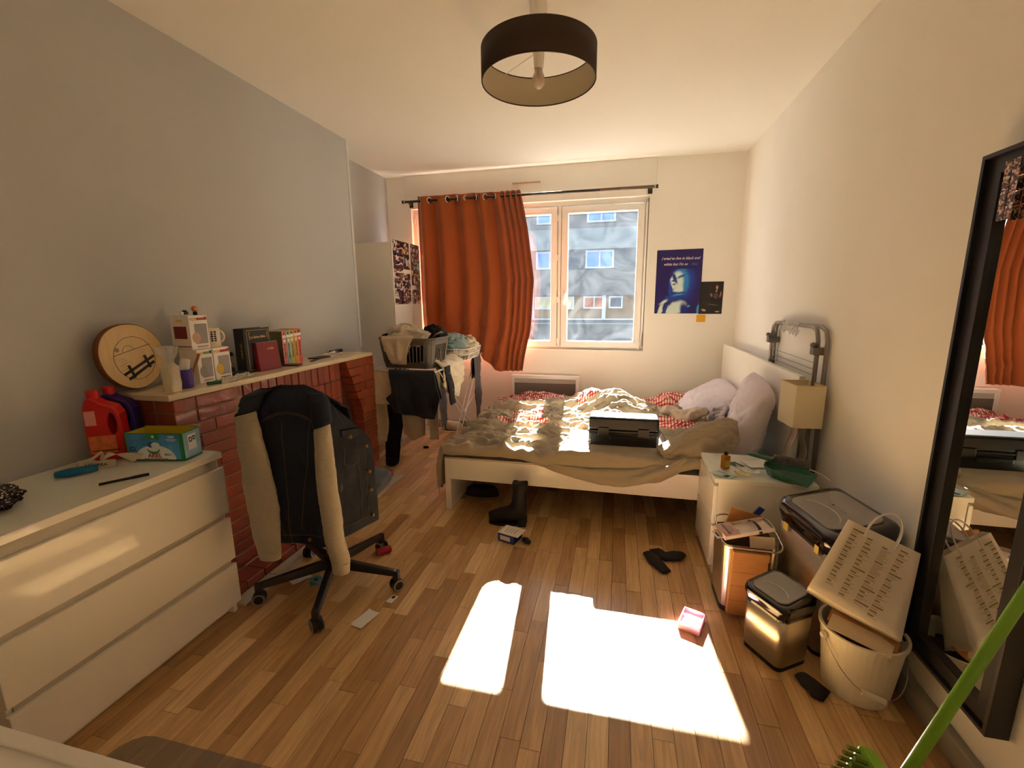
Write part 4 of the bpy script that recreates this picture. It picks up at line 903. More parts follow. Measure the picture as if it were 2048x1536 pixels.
toybox('white toy box with yellow logo on top of the box stack', -2.115, -2.0, 1.738, 1.838, 1.197, 1.362, mat('hdr_red', (180, 60, 50), .5), mat('badge_red', (150, 50, 50), .5), mat('print_tan', (206, 168, 138), .6), side=mat('side_maroon', (120, 30, 40), .6))
toybox('white toy box with green header under the box stack', -2.09, -1.985, 1.742, 1.828, MZ, 1.195, mat('hdr_green', (110, 140, 70), .5), mat('badge_dark', (50, 60, 50), .5), mat('print_grey', (160, 152, 142), .6))
toybox('white toy box with red header carrying the text mug', -2.09, -1.985, 1.834, 1.932, MZ, 1.195, mat('hdr_red2', (190, 40, 44), .5), mat('badge_red', (150, 50, 50), .5), mat('print_yellow', (214, 178, 60), .6))
f1 = thing('mini_figure', 'tiny orange hooded figurine on the top toy box', 'figurine', (-2.03, 1.805, 1.3625))
MB().sph((0, 0, .030), .0145, 10).build('head', mat('fig_orange', (206, 110, 54), .5), f1, smooth=True); MB().sph((.010, -.004, .029), (.008, .010, .009), 8).build('face', mat('fig_skin', (214, 170, 120), .5), f1, smooth=True)
MB().lathe([(.009, 0), (.010, .012), (.006, .018)], 12).build('body', M_ink, f1)
f2 = thing('mini_car', 'tiny dark toy beside the orange figurine', 'figurine', (-2.05, 1.765, 1.3625), .4)
MB().box(-.012, .012, -.018, .018, .004, .016).build('body', mat('fig_dark', (52, 50, 44), .5), f2, bevel=.004); MB().sph((0, -.018, .010), .008, 8).build('nose', M_pvc, f2, smooth=True)
MB().box(-.008, .008, -.004, .014, .014, .024).build('top', M_ink, f2, bevel=.003)
mg = thing('text_mug', 'cream mug with columns of dark blue lettering on a toy box', 'mug', (-2.04, 1.890, 1.1955))
MB().lathe([(.002, 0), (.034, 0), (.038, .004), (.038, .098), (.035, .098), (.034, .008), (.002, .008)], 32).build('mug_body', mat('cream_glaze', (232, 220, 196), .25), mg, smooth=True)
MB().tube([(.012, .036+.026*math.sin(t), .052+.030*math.cos(t)) for t in [pi*i/12 for i in range(13)]], .005, 8).build('handle', mat('cream_glaze', (232, 220, 196), .25), mg, smooth=True)
b = MB(); rg = random.Random(9)
for ci, a in enumerate((-1.15, -.75, -.35)):
    for k in range(5 if ci else 4):
        z = .075-k*.011; wd_ = rg.uniform(.10, .15); p = [(.0386*math.cos(a+d*wd_), .0386*math.sin(a+d*wd_)) for d in (-1, 0, 1)]
        n2 = [(x, y, zz) for zz in (z, z+.008) for x, y in p]; b.add(n2, [(0, 1, 4, 3), (1, 2, 5, 4)])
b.build('lettering', mat('navy_print', (44, 50, 84), .5), mg, solid=.0004)
cf = thing('crucifix', 'small dark crucifix with a pale figure leaning on the wall', 'crucifix', (-2.10, 2.01, MZ))
Mc = frame((-2.085, 2.012, MZ+.085), (.05, 1, .08), (-.35, -.05, 1)); M_dw = mat('dark_wood', (58, 34, 24), .5)
MB().box(-.011, .011, -.085, .075, -.006, .006, Mc).box(-.042, .042, .012, .034, -.006, .006, Mc).build('cross', M_dw, cf, True, bevel=.002)
MB().tube([(0, -.05, .008), (0, .0, .010), (0, .03, .009)], [.003, .005, .004], 6, M=Mc).tube([(-.032, .030, .008), (0, .018, .009), (.032, .030, .008)], .002, 6, M=Mc).build('figure', M_chrome, cf, True)
M_leather = mat('black_leather', (26, 23, 22), .5, bump=.15, bs=120)
bb = thing('black_bible', 'large black bound book with gold corners and title', 'book', (-2.03, 2.15, MZ))
bx('pages', M_paper, bb, -2.062, -2.008, 2.062, 2.238, MZ+.004, 1.272, bevel=0)
MB().box(-2.068, -2.002, 2.052, 2.062, MZ, 1.278).box(-2.008, -2.002, 2.062, 2.244, MZ, 1.278).box(-2.068, -2.062, 2.062, 2.244, MZ, 1.278).build('cover', M_leather, bb, True, bevel=.002)
MB().rectring(2.072, 2.236, MZ+.012, 1.268, .002, 0, .0008, FX(-2.0018, 0, 0) ).build('gold_border', M_gold, bb, True)
text('La Sainte Bible', .0185, M_gold, bb, FX(-2.0012, 2.154, 1.222), bold=.0003)
for yy in (2.088, 2.220): MB().tube([(0, .0, 0), (.006, .012, 0), (-.002, .024, 0), (.006, .036, 0), (0, .044, 0)], .0022, 6, M=FX(-2.0012, yy, 1.215)).build('gold_scroll', M_gold, bb, True)
text('TESTAMENT', .016, M_gold, bb, frame((-2.030, 2.0512, 1.155), (0, 0, -1), (1, 0, 0)))
rb_ = thing('red_book', 'small dark red hardback book leaning against the black book', 'book', (-1.975, 2.2, MZ))
Mr = TR(-1.985, 2.195, MZ, 0, -.09, .0)
MB().box(-.016, .016, -.083, .083, 0, .165, Mr).build('cover', mat('red_cloth', (128, 30, 36), .55, bump=.1, bs=150), rb_, True, bevel=.004)
MB().box(-.013, .013, -.078, .0834, .162, .1655, Mr).build('pages', M_paper, rb_, True)
text('La Bible', .017, M_gold, rb_, Mr @ frame((.0165, .02, .120), (0, 1, 0), (0, 0, 1)), bold=.0003)
y = 2.338
for i, (nm, colr) in enumerate((('pink', (222, 124, 120)), ('pale blue', (150, 186, 180)), ('lime green', (190, 186, 70)), ('orange', (222, 150, 70)), ('coral red', (214, 92, 72)))):
    t_ = .0335; bk_ = thing('manga_volume', f'{nm} spined paperback comic standing in a row on the mantel', 'book', (-2.06, y+t_/2, MZ), 0, 'comic volumes on the mantel')
    mm = mat('spine_'+nm.replace(' ', '_'), colr, .45); x1 = -1.998+.002*(i % 2); zt = 1.245+.002*i
    bx('cover', mm if i else [mm][0], bk_, -2.128, x1, y, y+t_-.001, MZ, zt, bevel=.0012)
    bx('white_band', M_box, bk_, x1, x1+.0006, y+.001, y+t_-.002, zt-.042, zt-.026, bevel=0)
    MB().prism([(.009*math.cos(a), .009*math.sin(a)) for a in [2*pi*k/16 for k in range(16)]], 0, .0008, FX(x1, y+t_/2, zt-.060)).build('volume_disc', M_box, bk_, True)
    bx('portrait_print', mat('spine_ink', (84, 66, 62), .5), bk_, x1, x1+.0006, y+.010, y+.022, zt-.022, zt-.008, bevel=0)
    b = MB(); z = zt-.080
    for k in range(9): h_ = random.uniform(.006, .009); b.box(x1, x1+.0007, y+random.uniform(.007, .011), y+random.uniform(.019, .024), z-h_, z); z -= h_+.003
    b.build('spine_lettering', mat('spine_ink', (84, 66, 62), .5), bk_, True)
    if i == 0:
        bx('front_cover', mat('cover_green', (84, 88, 58), .5, var=.2, vs_=20), bk_, -2.126, -2.0, y-.0012, y, MZ+.002, zt-.002, bevel=0)
        MB().prism([(.024*math.cos(a), .055*math.sin(a)) for a in [2*pi*k/20 for k in range(20)]], 0, .0008, frame((-2.052, y-.0012, 1.10), (1, 0, 0), (0, 0, 1))).build('cover_shape', mat('cover_dark', (44, 42, 34), .5), bk_, True)
        for k in range(4): bx('cover_stroke', M_box, bk_, -2.06, -2.035, y-.0022, y-.0018, 1.082+k*.012, 1.0835+k*.012, bevel=0)
    y += t_
tag(MB().box(-.055, .055, -.035, .035, 0, .012, TR(-1.975, 2.37, MZ, .0, .06, .35)).build('wallet', mat('maroon_leather', (70, 22, 26), .4), None, bevel=.004), 'dark maroon wallet lying in front of the comics', 'wallet')
tag(MB().box(-.022, .022, -.075, .075, 0, .02, TR(-2.025, 2.02, MZ, 0, 0, .2)).build('black_pouch', M_blackc, None, bevel=.007), 'long black pouch lying before the red book', 'pouch')
tag(MB().grid(lambda u, v: (-1.935+(v-.5)*.09+.01*fbm(u*4, v*4), 1.90+(u-.5)*.19, MZ+.003+.025*abs(fbm(u*5, v*5, 2))*math.sin(pi*v)+.006*u), 30, 16).build('plastic_bag', M_clearpl, None, smooth=True), 'crinkled clear plastic bag lying on the mantel edge', 'plastic bag')
sd = thing('screwdriver', 'screwdriver with a green handle lying on the mantel', 'screwdriver', (-1.90, 1.74, MZ+.009), 1.15)
MB().tube([(-.03, 0, 0), (.03, 0, 0)], .0085, 10).build('handle', mat('green_handle', (20, 96, 62), .4), sd); MB().tube([(.03, 0, 0), (.105, 0, -.004)], .003, 8).build('shaft', M_chrome, sd)
card('mantel_paper', 'white sheet of paper under dark cards on the mantel', (-2.02, 2.76), .10, .24, .08, M_paper, 'paper', z=MZ, curl=.001)
tag(bx('dark_passbook', mat('dark_red_cover', (64, 24, 30), .5), None, -2.07, -1.985, 2.64, 2.78, MZ+.003, MZ+.012, bevel=.002), 'dark red booklet lying on the white sheet', 'booklet')
tag(MB().box(-.012, .012, -.05, .05, 0, .006, TR(-1.985, 2.60, MZ, rz=.3)).build('black_strip', M_black, None, bevel=.002), 'small black strip beside the white sheet on the mantel', 'strip')
tr_ = thing('white_tray', 'flat pale dish with a crumpled tube on the mantel', 'dish', (-2.075, 2.94, MZ))
MB().lathe([(.002, 0), (.055, 0), (.066, .008), (.062, .009), (.052, .004), (.002, .004)], 24).build('dish', M_box, tr_, smooth=True); MB().tube([(-.01, -.05, .012), (.0, 0, .016), (.01, .05, .012)], [.006, .012, .010], 8, sx=1.4).build('tube', M_chrome, tr_, smooth=True)
tag(MB().box(-.02, .02, -.075, .075, 0, .024, TR(-2.125, 3.045, MZ, rz=.1)).build('glasses_case', M_black, None, bevel=.008, seg=3), 'black elongated glasses case at the far end of the mantel', 'glasses case')

# ------------------------------------------------------------------ things on the chest of drawers
DZ = .7855
def jug(name, label, loc, rz, m, capm, lab):
    t = thing(name, label, 'bottle', (*loc, DZ), rz)
    N_ = 40; hc = (.028, .150)
    op = [(-.060, 0), (.060, 0), (.064, .02), (.060, .12), (.058, .19), (.040, .225), (-.005, .243), (-.014, .250), (-.014, .262), (-.050, .262), (-.050, .248), (-.062, .225), (-.064, .12), (-.062, .02)]
    o_, i_ = [], []
    def cast(a):
        d = Vector((math.cos(a), math.sin(a))); best = None
        for k in range(len(op)):
            p, q = Vector(op[k]), Vector(op[(k+1) % len(op)]); e = q-p; den = d.x*e.y-d.y*e.x
            if abs(den) < 1e-9: continue
            r_ = p-Vector(hc); tt = (r_.x*e.y-r_.y*e.x)/den; ss = (r_.x*d.y-r_.y*d.x)/den
            if tt > 0 and -1e-6 <= ss <= 1+1e-6 and (best is None or tt < best): best = tt
        return (hc[0]+d.x*best, hc[1]+d.y*best)
    for k in range(N_):
        a = 2*pi*k/N_; o_.append(cast(a)); i_.append((hc[0]+.014*math.cos(a)*(1.0), hc[1]+.045*math.sin(a)))
    MB().ring(o_, i_, -.034, .034, Matrix(((1,0,0,0),(0,0,-1,0),(0,1,0,0),(0,0,0,1)))).build('jug_body', m, t, bevel=.008, seg=3)
    MB().lathe([(.021, .255), (.021, .285), (.019, .290), (.001, .291)], 20, Matrix.Translation((-.032, 0, 0))).build('cap', capm, t)
    for (n_, m_, x0, x1, z0, z1) in lab: MB().box(x0, x1, -.0352, -.0344, z0, z1).build(n_, m_, t)
    return t
M_redp = mat('red_plastic', (196, 22, 18), .35); M_purp = mat('purple_plastic', (58, 30, 116), .35); M_lab1 = mat('label_orange', (214, 110, 60), .5, var=.25, vs_=40)
jug('detergent_bottle', 'red plastic detergent bottle with a handle on the chest of drawers', (-2.045, 1.350), .58, M_redp, M_redp, (('label_sticker', M_lab1, -.055, .035, .03, .105), ('label_top', mat('label_pink', (226, 150, 140), .5), -.056, -.02, .15, .21), ('label_line', M_ink, -.05, .04, .040, .045)))
jug('detergent_bottle', 'purple plastic detergent bottle with a red cap behind the red one', (-2.085, 1.437), .5, M_purp, M_redp, (('label_sticker', M_lab1, -.055, .03, .03, .10),))
ar = thing('detergent_box', 'open blue and green detergent capsule box on the chest of drawers', 'box', (-1.836, 1.408, DZ), math.radians(10.5))
M_agr = mat('box_green', (40, 140, 72), .4); M_abl = mat('box_blue', (74, 150, 210), .4, var=.35, vs_=12); M_awh = mat('box_white2', (232, 236, 238), .4); M_aye = mat('box_yellow', (214, 176, 30), .5)
AW, AD, AH = .242, .10, .116
MB().box(-AW/2, AW/2, -AD/2, -AD/2+.002, 0, AH).box(-AW/2, AW/2, AD/2-.002, AD/2, 0, AH+.004).box(AW/2-.002, AW/2, -AD/2, AD/2, 0, AH).box(-AW/2, -AW/2+.002, -AD/2, AD/2, 0, AH).box(-AW/2, AW/2, -AD/2, AD/2, 0, .002).build('carton', M_agr, ar)
MB().box(-AW/2+.003, AW/2-.003, AD/2-.003, AD/2-.0022, .004, AH+.003).box(-AW/2+.0022, -AW/2+.003, -AD/2+.003, AD/2-.003, .004, AH-.002).build('inside_lining', M_aye, ar)
Mf = frame((0, -AD/2-.0002, 0), (1, 0, 0), (0, 0, 1))
MB().prism([(-AW/2+.008, .006), (AW/2-.014, .006), (AW/2-.014, AH-.004), (-AW/2+.008, AH-.004)], 0, .0006, Mf).build('front_print', M_abl, ar)
MB().prism([(AW*.36*math.cos(t), .005+.060*math.sin(t)) for t in [pi*i/24 for i in range(25)]], .0006, .0011, Mf).build('white_cloud', M_awh, ar)
MB().prism([(-.028, AH-.026), (.024, AH-.026), (.022, AH-.003), (-.026, AH-.003)], .0010, .0016, Mf).build('green_tab', M_agr, ar)
MB().prism([(.006*math.cos(t), AH-.014+.006*math.sin(t)) for t in [2*pi*i/14 for i in range(14)]], .0016, .0020, Mf).build('round_mark', M_awh, ar)
MB().prism([(-.004+.028*math.cos(t), .052+.024*math.sin(t)) for t in [pi*1.05+pi*.9*i/12 for i in range(13)]]+[(-.004+.024*math.cos(t), .050+.012*math.sin(t)) for t in [pi*1.95-pi*.9*i/12 for i in range(13)]], .0012, .0018, Mf).build('capsule_green', M_agr, ar)
MB().prism([(-.014+.014*math.cos(t), .068+.012*math.sin(t)) for t in [2*pi*i/18 for i in range(18)]], .0012, .0018, Mf).build('capsule_blue', mat('capsule_navy', (40, 80, 140), .3), ar)
MB().prism([(.006+.018*math.cos(t), .066+.012*math.sin(t)) for t in [2*pi*i/18 for i in range(18)]], .0013, .0020, Mf).build('capsule_white', M_awh, ar)
text('ARIEL', .0245, mat('ariel_red', (206, 34, 44), .4), ar, Mf @ TR(-.002, .013, .0013), world=False, bold=.0007, sp=.95)
text('All in 1', .0115, mat('ariel_navy', (36, 40, 110), .4), ar, Mf @ TR(.056, .022, .0013), world=False, bold=.0003)
text('100%', .014, M_awh, ar, Mf @ TR(.075, AH-.020, .0013), world=False, bold=.0004)
for k, ww in enumerate((.022, .018)): MB().box(.075-ww, .075+ww, AH-.027-k*.006, AH-.0245-k*.006, .0010, .0015, Mf).build('small_print', M_awh, ar)
MB().box(-.05, .052, .0065, .0085, .0012, .0016, Mf).build('small_print', M_ink, ar)
Ms_ = frame((AW/2+.0002, 0, 0), (0, 1, 0), (0, 0, 1))
MB().prism([(-AD/2+.006, .006), (AD/2-.004, .006), (AD/2-.004, AH-.004), (-AD/2+.006, AH-.004)], 0, .0006, Ms_).build('side_print', mat('box_paleblue', (150, 186, 214), .4, var=.2, vs_=20), ar)
MB().prism([(-.022, .035), (.022, .035), (.022, .10), (-.022, .10)], .0006, .0010, Ms_).build('side_panel', M_awh, ar)
MB().rectring(-.016, .0, .068, .088, .004, .0010, .0014, Ms_).rectring(.004, .018, .072, .090, .004, .0010, .0014, Ms_).build('pictogram', M_ink, ar)
MB().rectring(-AW/2+.018, -AW/2+.038, .042, .058, .003, .0010, .0014, Mf).build('pictogram', M_ink, ar)
st = thing('cloth_strap', 'cream fabric strap with dark lettering heaped on the chest of drawers', 'strap', (-1.985, 1.285, DZ))
def strp(u, v):
    x = -2.045+.16*u+.015*math.sin(u*9); y_ = 1.235+.08*u+.02*math.sin(u*7); z = DZ+.006+.045*math.sin(u*pi)*abs(math.sin(u*5+.6))*1.0
    return (x+.012*(v-.5), y_+.030*(v-.5)*math.cos(u*6), z+.026*(v-.5)*math.sin(u*8+.4)+.012)
MB().grid(strp, 50, 6).build('band', M_ecru, st, True, smooth=True, solid=.002)
def strp2(u, v): return (-2.03+.13*u, 1.215+.05*u+.004*math.sin(u*5), DZ+.004+.028*v+.003*math.sin(u*9))
MB().grid(strp2, 20, 4).build('band_front', M_ecru, st, True, smooth=True, solid=.002)
text('UCHARA', .019, M_ink, st, frame((-1.965, 1.235, DZ+.010), (.13, .05, .003), (0, -.2, 1)))
tag(MB().tube([(-2.02, 1.135, DZ+.010), (-1.99, 1.16, DZ+.012), (-1.965, 1.19, DZ+.013), (-1.945, 1.225, DZ+.012)], [.012, .017, .014, .012], 10, sx=1.3).build('blue_film', mat('blue_film', (24, 128, 178), .3, transl=.3, bump=.6, bs=50), None, smooth=True), 'crumpled bright blue plastic film on the chest of drawers', 'plastic film')
pn = thing('black_pen', 'black felt pen lying on the glass top', 'pen', (-1.73, 1.165, DZ+.006), math.atan2(.114, .078))
MB().tube([(-.07, 0, 0), (.02, 0, 0)], .0052, 8).build('barrel', M_black, pn); MB().tube([(.02, 0, 0), (.07, 0, 0)], .006, 8).build('cap', M_black, pn); MB().box(.025, .055, -.001, .001, .004, .0072).build('clip', M_chrome, pn)
M_dot = mat('dotted_cloth', (40, 36, 36), .9)
nt = M_dot.node_tree; vo = nt.nodes.new('ShaderNodeTexVoronoi'); vo.inputs['Scale'].default_value = 110; tc = nt.nodes.new('ShaderNodeTexCoord'); nt.links.new(tc.outputs['Object'], vo.inputs[0])
rp_ = nt.nodes.new('ShaderNodeValToRGB'); rp_.color_ramp.interpolation = 'CONSTANT'; rp_.color_ramp.elements[0].color = C(196, 188, 180); rp_.color_ramp.elements[1].position = .32; rp_.color_ramp.elements[1].color = C(36, 30, 30)
nt.links.new(vo.outputs['Distance'], rp_.inputs[0]); nt.links.new(rp_.outputs[0], nt.nodes['Principled BSDF'].inputs['Base Color'])
heap('dotted_scarf', 'black and white dotted scarf at the end of the chest of drawers', 'scarf', M_dot, (-1.93, .905, DZ+.032), (.10, .07, .033), 3)
# ------------------------------------------------------------------ bins
def flapbin(name, label, c, rz, dep, wid, hb, hl):
    """steel bin with a black lid and a grey flap; front faces local -x"""
    t = thing(name, label, 'bin', (*c, 0), rz)
    r = min(dep, wid)*.16
    b = MB(); loft(b, [[(x*.88, y*.88, .0) for x, y in rrect(dep, wid, r, 5)], [(x*.90, y*.90, .02) for x, y in rrect(dep, wid, r, 5)]]); b.build('base_rim', M_black, t)
    b = MB(); loft(b, [[(x*.90, y*.90, .02) for x, y in rrect(dep, wid, r, 5)], [(x*.95, y*.95, hb) for x, y in rrect(dep, wid, r, 5)]]); b.build('steel_body', M_steel, t, smooth=True)
    n5 = rrect(dep, wid, r*1.1, 6)
    def top(x):
        k = (x/dep)+.5
        return pw(k, [(0, hl*.50), (.10, hl*.62), (.3, hl*.70), (.55, hl*.76), (.78, hl*.95), (.92, hl), (1, hl*.92)])
    def R_(s, f): return [(x*s, y*s, hb+f(x*s)) for x, y in n5]
    b = MB(); loft(b, [[(x*.95, y*.95, hb-.03) for x, y in n5], [(x*.97, y*.97, hb-.01) for x, y in n5], [(x*1.03, y*1.03, hb+hl*.16) for x, y in n5], R_(1.03, lambda x: top(x)*.62), R_(1.0, lambda x: top(x)*.90), R_(.93, top), R_(.84, lambda x: top(x)-.002)])
    b.build('lid', M_blackgl, t, smooth=True)
    x0, x1, y1 = -dep*.40, dep*.36, wid*.385
    fl_ = [(x, y) for x, y in rrect(x1-x0, 2*y1, r*.9, 5)]; xc = (x0+x1)/2
    b = MB(); loft(b, [[(x*s+xc, y*s, hb+top(x*s+xc)+dz) for x, y in fl_] for s, dz in ((1, -.006), (1, .003), (.98, .005), (.6, .005), (.25, .005))]); f_ = b.build('flap', mat('grey_flap', (150, 146, 140), .35, metal=.25), t, smooth=False)
    MB().tube([(x0+.02+.30*dep*math.cos(a)*.9, wid*.25*math.sin(a)*1.3, hb+top(x0+.02+.30*dep*math.cos(a)*.9)+.0055) for a in [-1.1+2.2*i/16 for i in range(17)]], .0016, 6).build('thumb_crease', mat('flap_crease', (210, 206, 200), .3, metal=.5), f_)
    return t
bb_ = flapbin('waste_bin', 'large steel bin with glossy black lid and grey flap', (.908, 1.965), math.radians(11), .275, .37, .47, .115)
for y, z, w_ in ((-.12, .455, .012), (.09, .44, .016)): MB().box(-.141, -.139, y-w_, y+w_, z-.02, z+.012, None).build('bag_edge', mat('bag_yellow', (222, 196, 96), .5), bb_)
flapbin('waste_bin', 'small steel bin with black lid beside the cardboard', (.668, 1.778), math.radians(33), .180, .195, .245, .062)
ob = thing('open_bin', 'open rectangular steel bin with a wire hoop full of cardboard', 'bin', (.615, 2.105, 0), 0)
bo = rrect(.225, .225, .035, 5)
b = MB(); loft(b, [[(x*.93, y*.93, .02) for x, y in bo], [(x, y, .335) for x, y in bo], [(x*.985, y*.985, .335) for x, y in bo], [(x*.92, y*.92, .024) for x, y in bo]]); b.build('steel_body', M_steel, ob, smooth=False)
b = MB(); loft(b, [[(x*.95, y*.95, 0) for x, y in bo], [(x*.95, y*.95, .022) for x, y in bo]]); b.build('base_rim', M_black, ob)
MB().tube([(x*1.06+.01, y*1.06-.004, .352+.02*(y/.11)) for x, y in rrect(.235, .235, .05, 6)], .005, 8, closed=True).build('wire_hoop', M_chrome, ob, smooth=True)
cb = thing('cardboard_box', 'flattened brown cardboard box leaning outside the open bin', 'cardboard box', (.60, 1.955, 0))
Mcb = TR(.600, 1.965, .02, -.05, 0, .03) @ TR(0, 0, 0, 0, .03, 0)
MB().box(-.074, .074, -.016, .012, 0, .268, Mcb).build('carton', M_card, cb, True, bevel=.003)
MB().box(-.076, .078, -.022, .036, .268, .305, Mcb @ TR(0, 0, 0, .0, 0, 0)).build('end_flap', M_card, cb, True, bevel=.004)
for z in (.07, .14, .205): MB().box(-.0745, .0745, -.0168, -.0158, z, z+.002, Mcb).build('crease', mat('card_crease', (150, 98, 52), .9), cb, True)
pk = thing('open_package', 'open white and pink product package lying across the steel bin', 'package', (.60, 2.05, .37))
Mpk = frame((.588, 2.015, .405), (.95, .30, .13), (-.28, .93, .10))
M_pkw = mat('package_white', (228, 210, 200), .5); M_pkp = mat('package_pink', (206, 168, 156), .5)
MB().box(-.11, .11, -.042, .042, 0, .003, Mpk).box(-.11, .11, -.044, -.041, 0, .018, Mpk).box(-.11, .11, .041, .044, 0, .018, Mpk).build('tray', M_pkw, pk, True)
MB().box(-.112, -.045, -.045, .045, .016, .021, Mpk).box(-.114, -.110, -.045, .045, -.002, .020, Mpk).build('end_sleeve', M_pkp, pk, True)
MB().box(-.140, -.112, -.026, .026, .0, .002, Mpk).build('hang_tab', M_pkw, pk, True); MB().box(-.132, -.124, -.014, .014, .002, .003, Mpk).build('hang_slot', M_ink, pk, True)
text('DESSANGE', .0155, M_ink, pk, Mpk @ TR(-.092, 0, .0215, rz=-pi/2), bold=.0002)
for k, ww in enumerate((.03, .022, .02)): MB().box(-.078+k*.008, -.075+k*.008, -ww, ww, .021, .0215, Mpk).build('small_print', mat('print_grey2', (150, 140, 136), .6), pk, True)
MB().tube([(.045+.006*math.sin(t), .046*math.cos(t), .004+.020*math.sin(t)) for t in [pi*i/10 for i in range(11)]], .0085, 6, M=Mpk, sx=.3).build('black_band', M_blackgl, pk, True, smooth=True)
MB().tube([(-.036+.007*math.cos(t), .007*math.sin(t), .004) for t in [2*pi*i/14 for i in range(14)]], .001, 5, closed=True, M=Mpk).build('round_mark', M_ink, pk, True)
tag(MB().box(-.07, .07, -.003, .003, -.06, .035, TR(.625, 2.165, .39, .1, .25, .05)).build('cardboard_sheet', M_card), 'bent brown cardboard sheet sticking out of the steel bin', 'cardboard')
tag(MB().box(-.05, .05, -.004, .004, -.06, .02, TR(.665, 2.02, .355, -.2, -.1, -.1)).build('cardboard_piece', mat('white_card', (214, 194, 164), .7)), 'pale card piece standing in the steel bin', 'cardboard')
tb = thing('blue_packet', 'blue and white packet sticking up from the steel bin', 'packet', (.69, 2.175, .40))
Mtb = TR(.675, 2.17, .41, .1, .55, .1); MB().box(-.014, .014, -.004, .004, -.02, .045, Mtb).build('blue_end', mat('packet_blue', (24, 50, 128), .4), tb, True); MB().box(-.014, .014, -.004, .004, -.075, -.02, Mtb).build('white_end', mat('packet_teal', (150, 190, 196), .4), tb, True)
MB().box(.09, .108, -.02, .02, .25, .30).build('paper_scrap', M_paper, ob)

# bucket, paper bag
bu = thing('white_bucket', 'white plastic bucket with wire handle by the mirror', 'bucket', (.905, 1.665, 0))
M_bu = mat('bucket_white', (226, 216, 192), .4)
MB().lathe([(.002, 0), (.100, 0), (.103, .004), (.126, .235), (.133, .237), (.134, .252), (.124, .252), (.121, .236), (.099, .008), (.002, .008)], 40).build('pail', M_bu, bu, smooth=False, bevel=.0015)
a0 = math.radians(-150); hp = []
for i in range(19):
    t = pi*i/18; hx = .137*math.cos(t); hz = -.160*math.sin(t); hp.append((hx*math.cos(.25)-(-.112*math.sin(t)-.03*math.sin(t))*-math.sin(.25)*0, -.134*math.sin(t)-.004, .215+hz*.88))
MB().tube([Matrix.Rotation(.18, 4, 'Z') @ Vector(p) for p in hp], .0018, 6).build('wire_handle', M_steel, bu, smooth=True)
q0, q1 = [Matrix.Rotation(.18, 4, 'Z') @ Vector(hp[i]) for i in (9, 12)]
MB().tube([q0, q1], .010, 10).build('grip', M_bu, bu)
for s_ in (-1, 1): MB().sph(Matrix.Rotation(.18, 4, 'Z') @ Vector((s_*.133, 0, .215)), (.012, .014, .014), 8).build('handle_lug', M_bu, bu)
pb = thing('paper_bag', 'white printed paper carrier bag tilted in the bucket', 'paper bag', (.86, 1.66, .25))
BLc, TLc, TRc, BRc = Vector((.712, 1.660, .385)), Vector((.842, 1.722, .633)), Vector((1.020, 1.632, .575)), Vector((.952, 1.540, .305))
nb = (TRc-TLc).cross(BLc-TLc).normalized()
if nb.y > 0: nb = -nb
dpt = -nb*.085
M_bag = mat('bag_paper', (226, 214, 196), .7, bump=.25, bs=14, transl=.1)
F_ = [BLc, BRc, TRc, TLc]; B_ = [p+dpt*(1.0 if i < 2 else .35)+Vector((0, 0, -.035 if i < 2 else .0)) for i, p in enumerate(F_)]
def quad(b, a, c, d, e, n_=10, s_=0):
    b.grid(lambda u, v: a.lerp(c, u).lerp(e.lerp(d, u), v)+nb*(.006*fbm(u*4+s_, v*4, 3)*math.sin(pi*u)*math.sin(pi*v)), n_, n_)
b = MB(); quad(b, F_[0], F_[1], F_[2], F_[3]); quad(b, B_[0], B_[1], B_[2], B_[3], s_=5); quad(b, F_[0], F_[3], B_[3], B_[0], s_=7); quad(b, F_[1], F_[2], B_[2], B_[1], s_=9); quad(b, F_[0], F_[1], B_[1], B_[0], s_=11)
b.build('bag_body', M_bag, pb, True, smooth=True, weld=True)
Mb_ = frame(TLc+nb*.0075, TRc-TLc, TLc-BLc); bw = (TRc-TLc).length; bh_ = (TLc-BLc).length
M_pr = mat('bag_print', (128, 108, 62), .7); M_pr2 = mat('bag_print_fine', (168, 150, 118), .7); rg = random.Random(4)
bA, bB = MB(), MB()
for ci, (xc, y0, y1) in enumerate(((.10, -.07, -.82), (.32, -.10, -.88), (.54, -.12, -.90), (.76, -.06, -.92))):
    yy = y0
    while yy > y1:
        wl = rg.uniform(.06, .11)+(.09 if rg.random() < .2 else 0); bA.box(xc*bw, (xc+wl)*bw, yy*bh_-.0050, yy*bh_, 0, .0006, Mb_); yy -= .030
        for k in range(rg.choice((1, 1, 2, 3)) if not (ci == 2 and yy > -.5) else 12):
            bB.box(xc*bw, (xc+rg.uniform(.08, .15))*bw, yy*bh_-.0016, yy*bh_, 0, .0005, Mb_); yy -= .0125
        yy -= .010
bA.build('bold_print', M_pr, pb, True); bB.build('fine_print', M_pr2, pb, True)
for off in (Vector((0, 0, 0)), dpt*.33):
    e0, e1 = TLc.lerp(TRc, .28)+off, TLc.lerp(TRc, .70)+off; upv = (TLc-BLc).normalized(); rtv = (TRc-TLc).normalized()
    P = [e0-upv*.03, e0]+[e0.lerp(e1, .5)+upv*.085*math.sin(t)-rtv*(e1-e0).length*.5*math.cos(t) for t in [pi*i/12 for i in range(1, 12)]]+[e1, e1-upv*.03]
    MB().tube(P, .0026, 6).build('twine_handle', M_paper, pb, True, smooth=True)
tag(MB().box(-.10, .10, -.03, .03, 0, .003, TR(.885, 1.625, .268, .35, .05, -.62)).build('brown_card', M_card), 'brown card edge lying in the white bucket under the bag', 'cardboard')
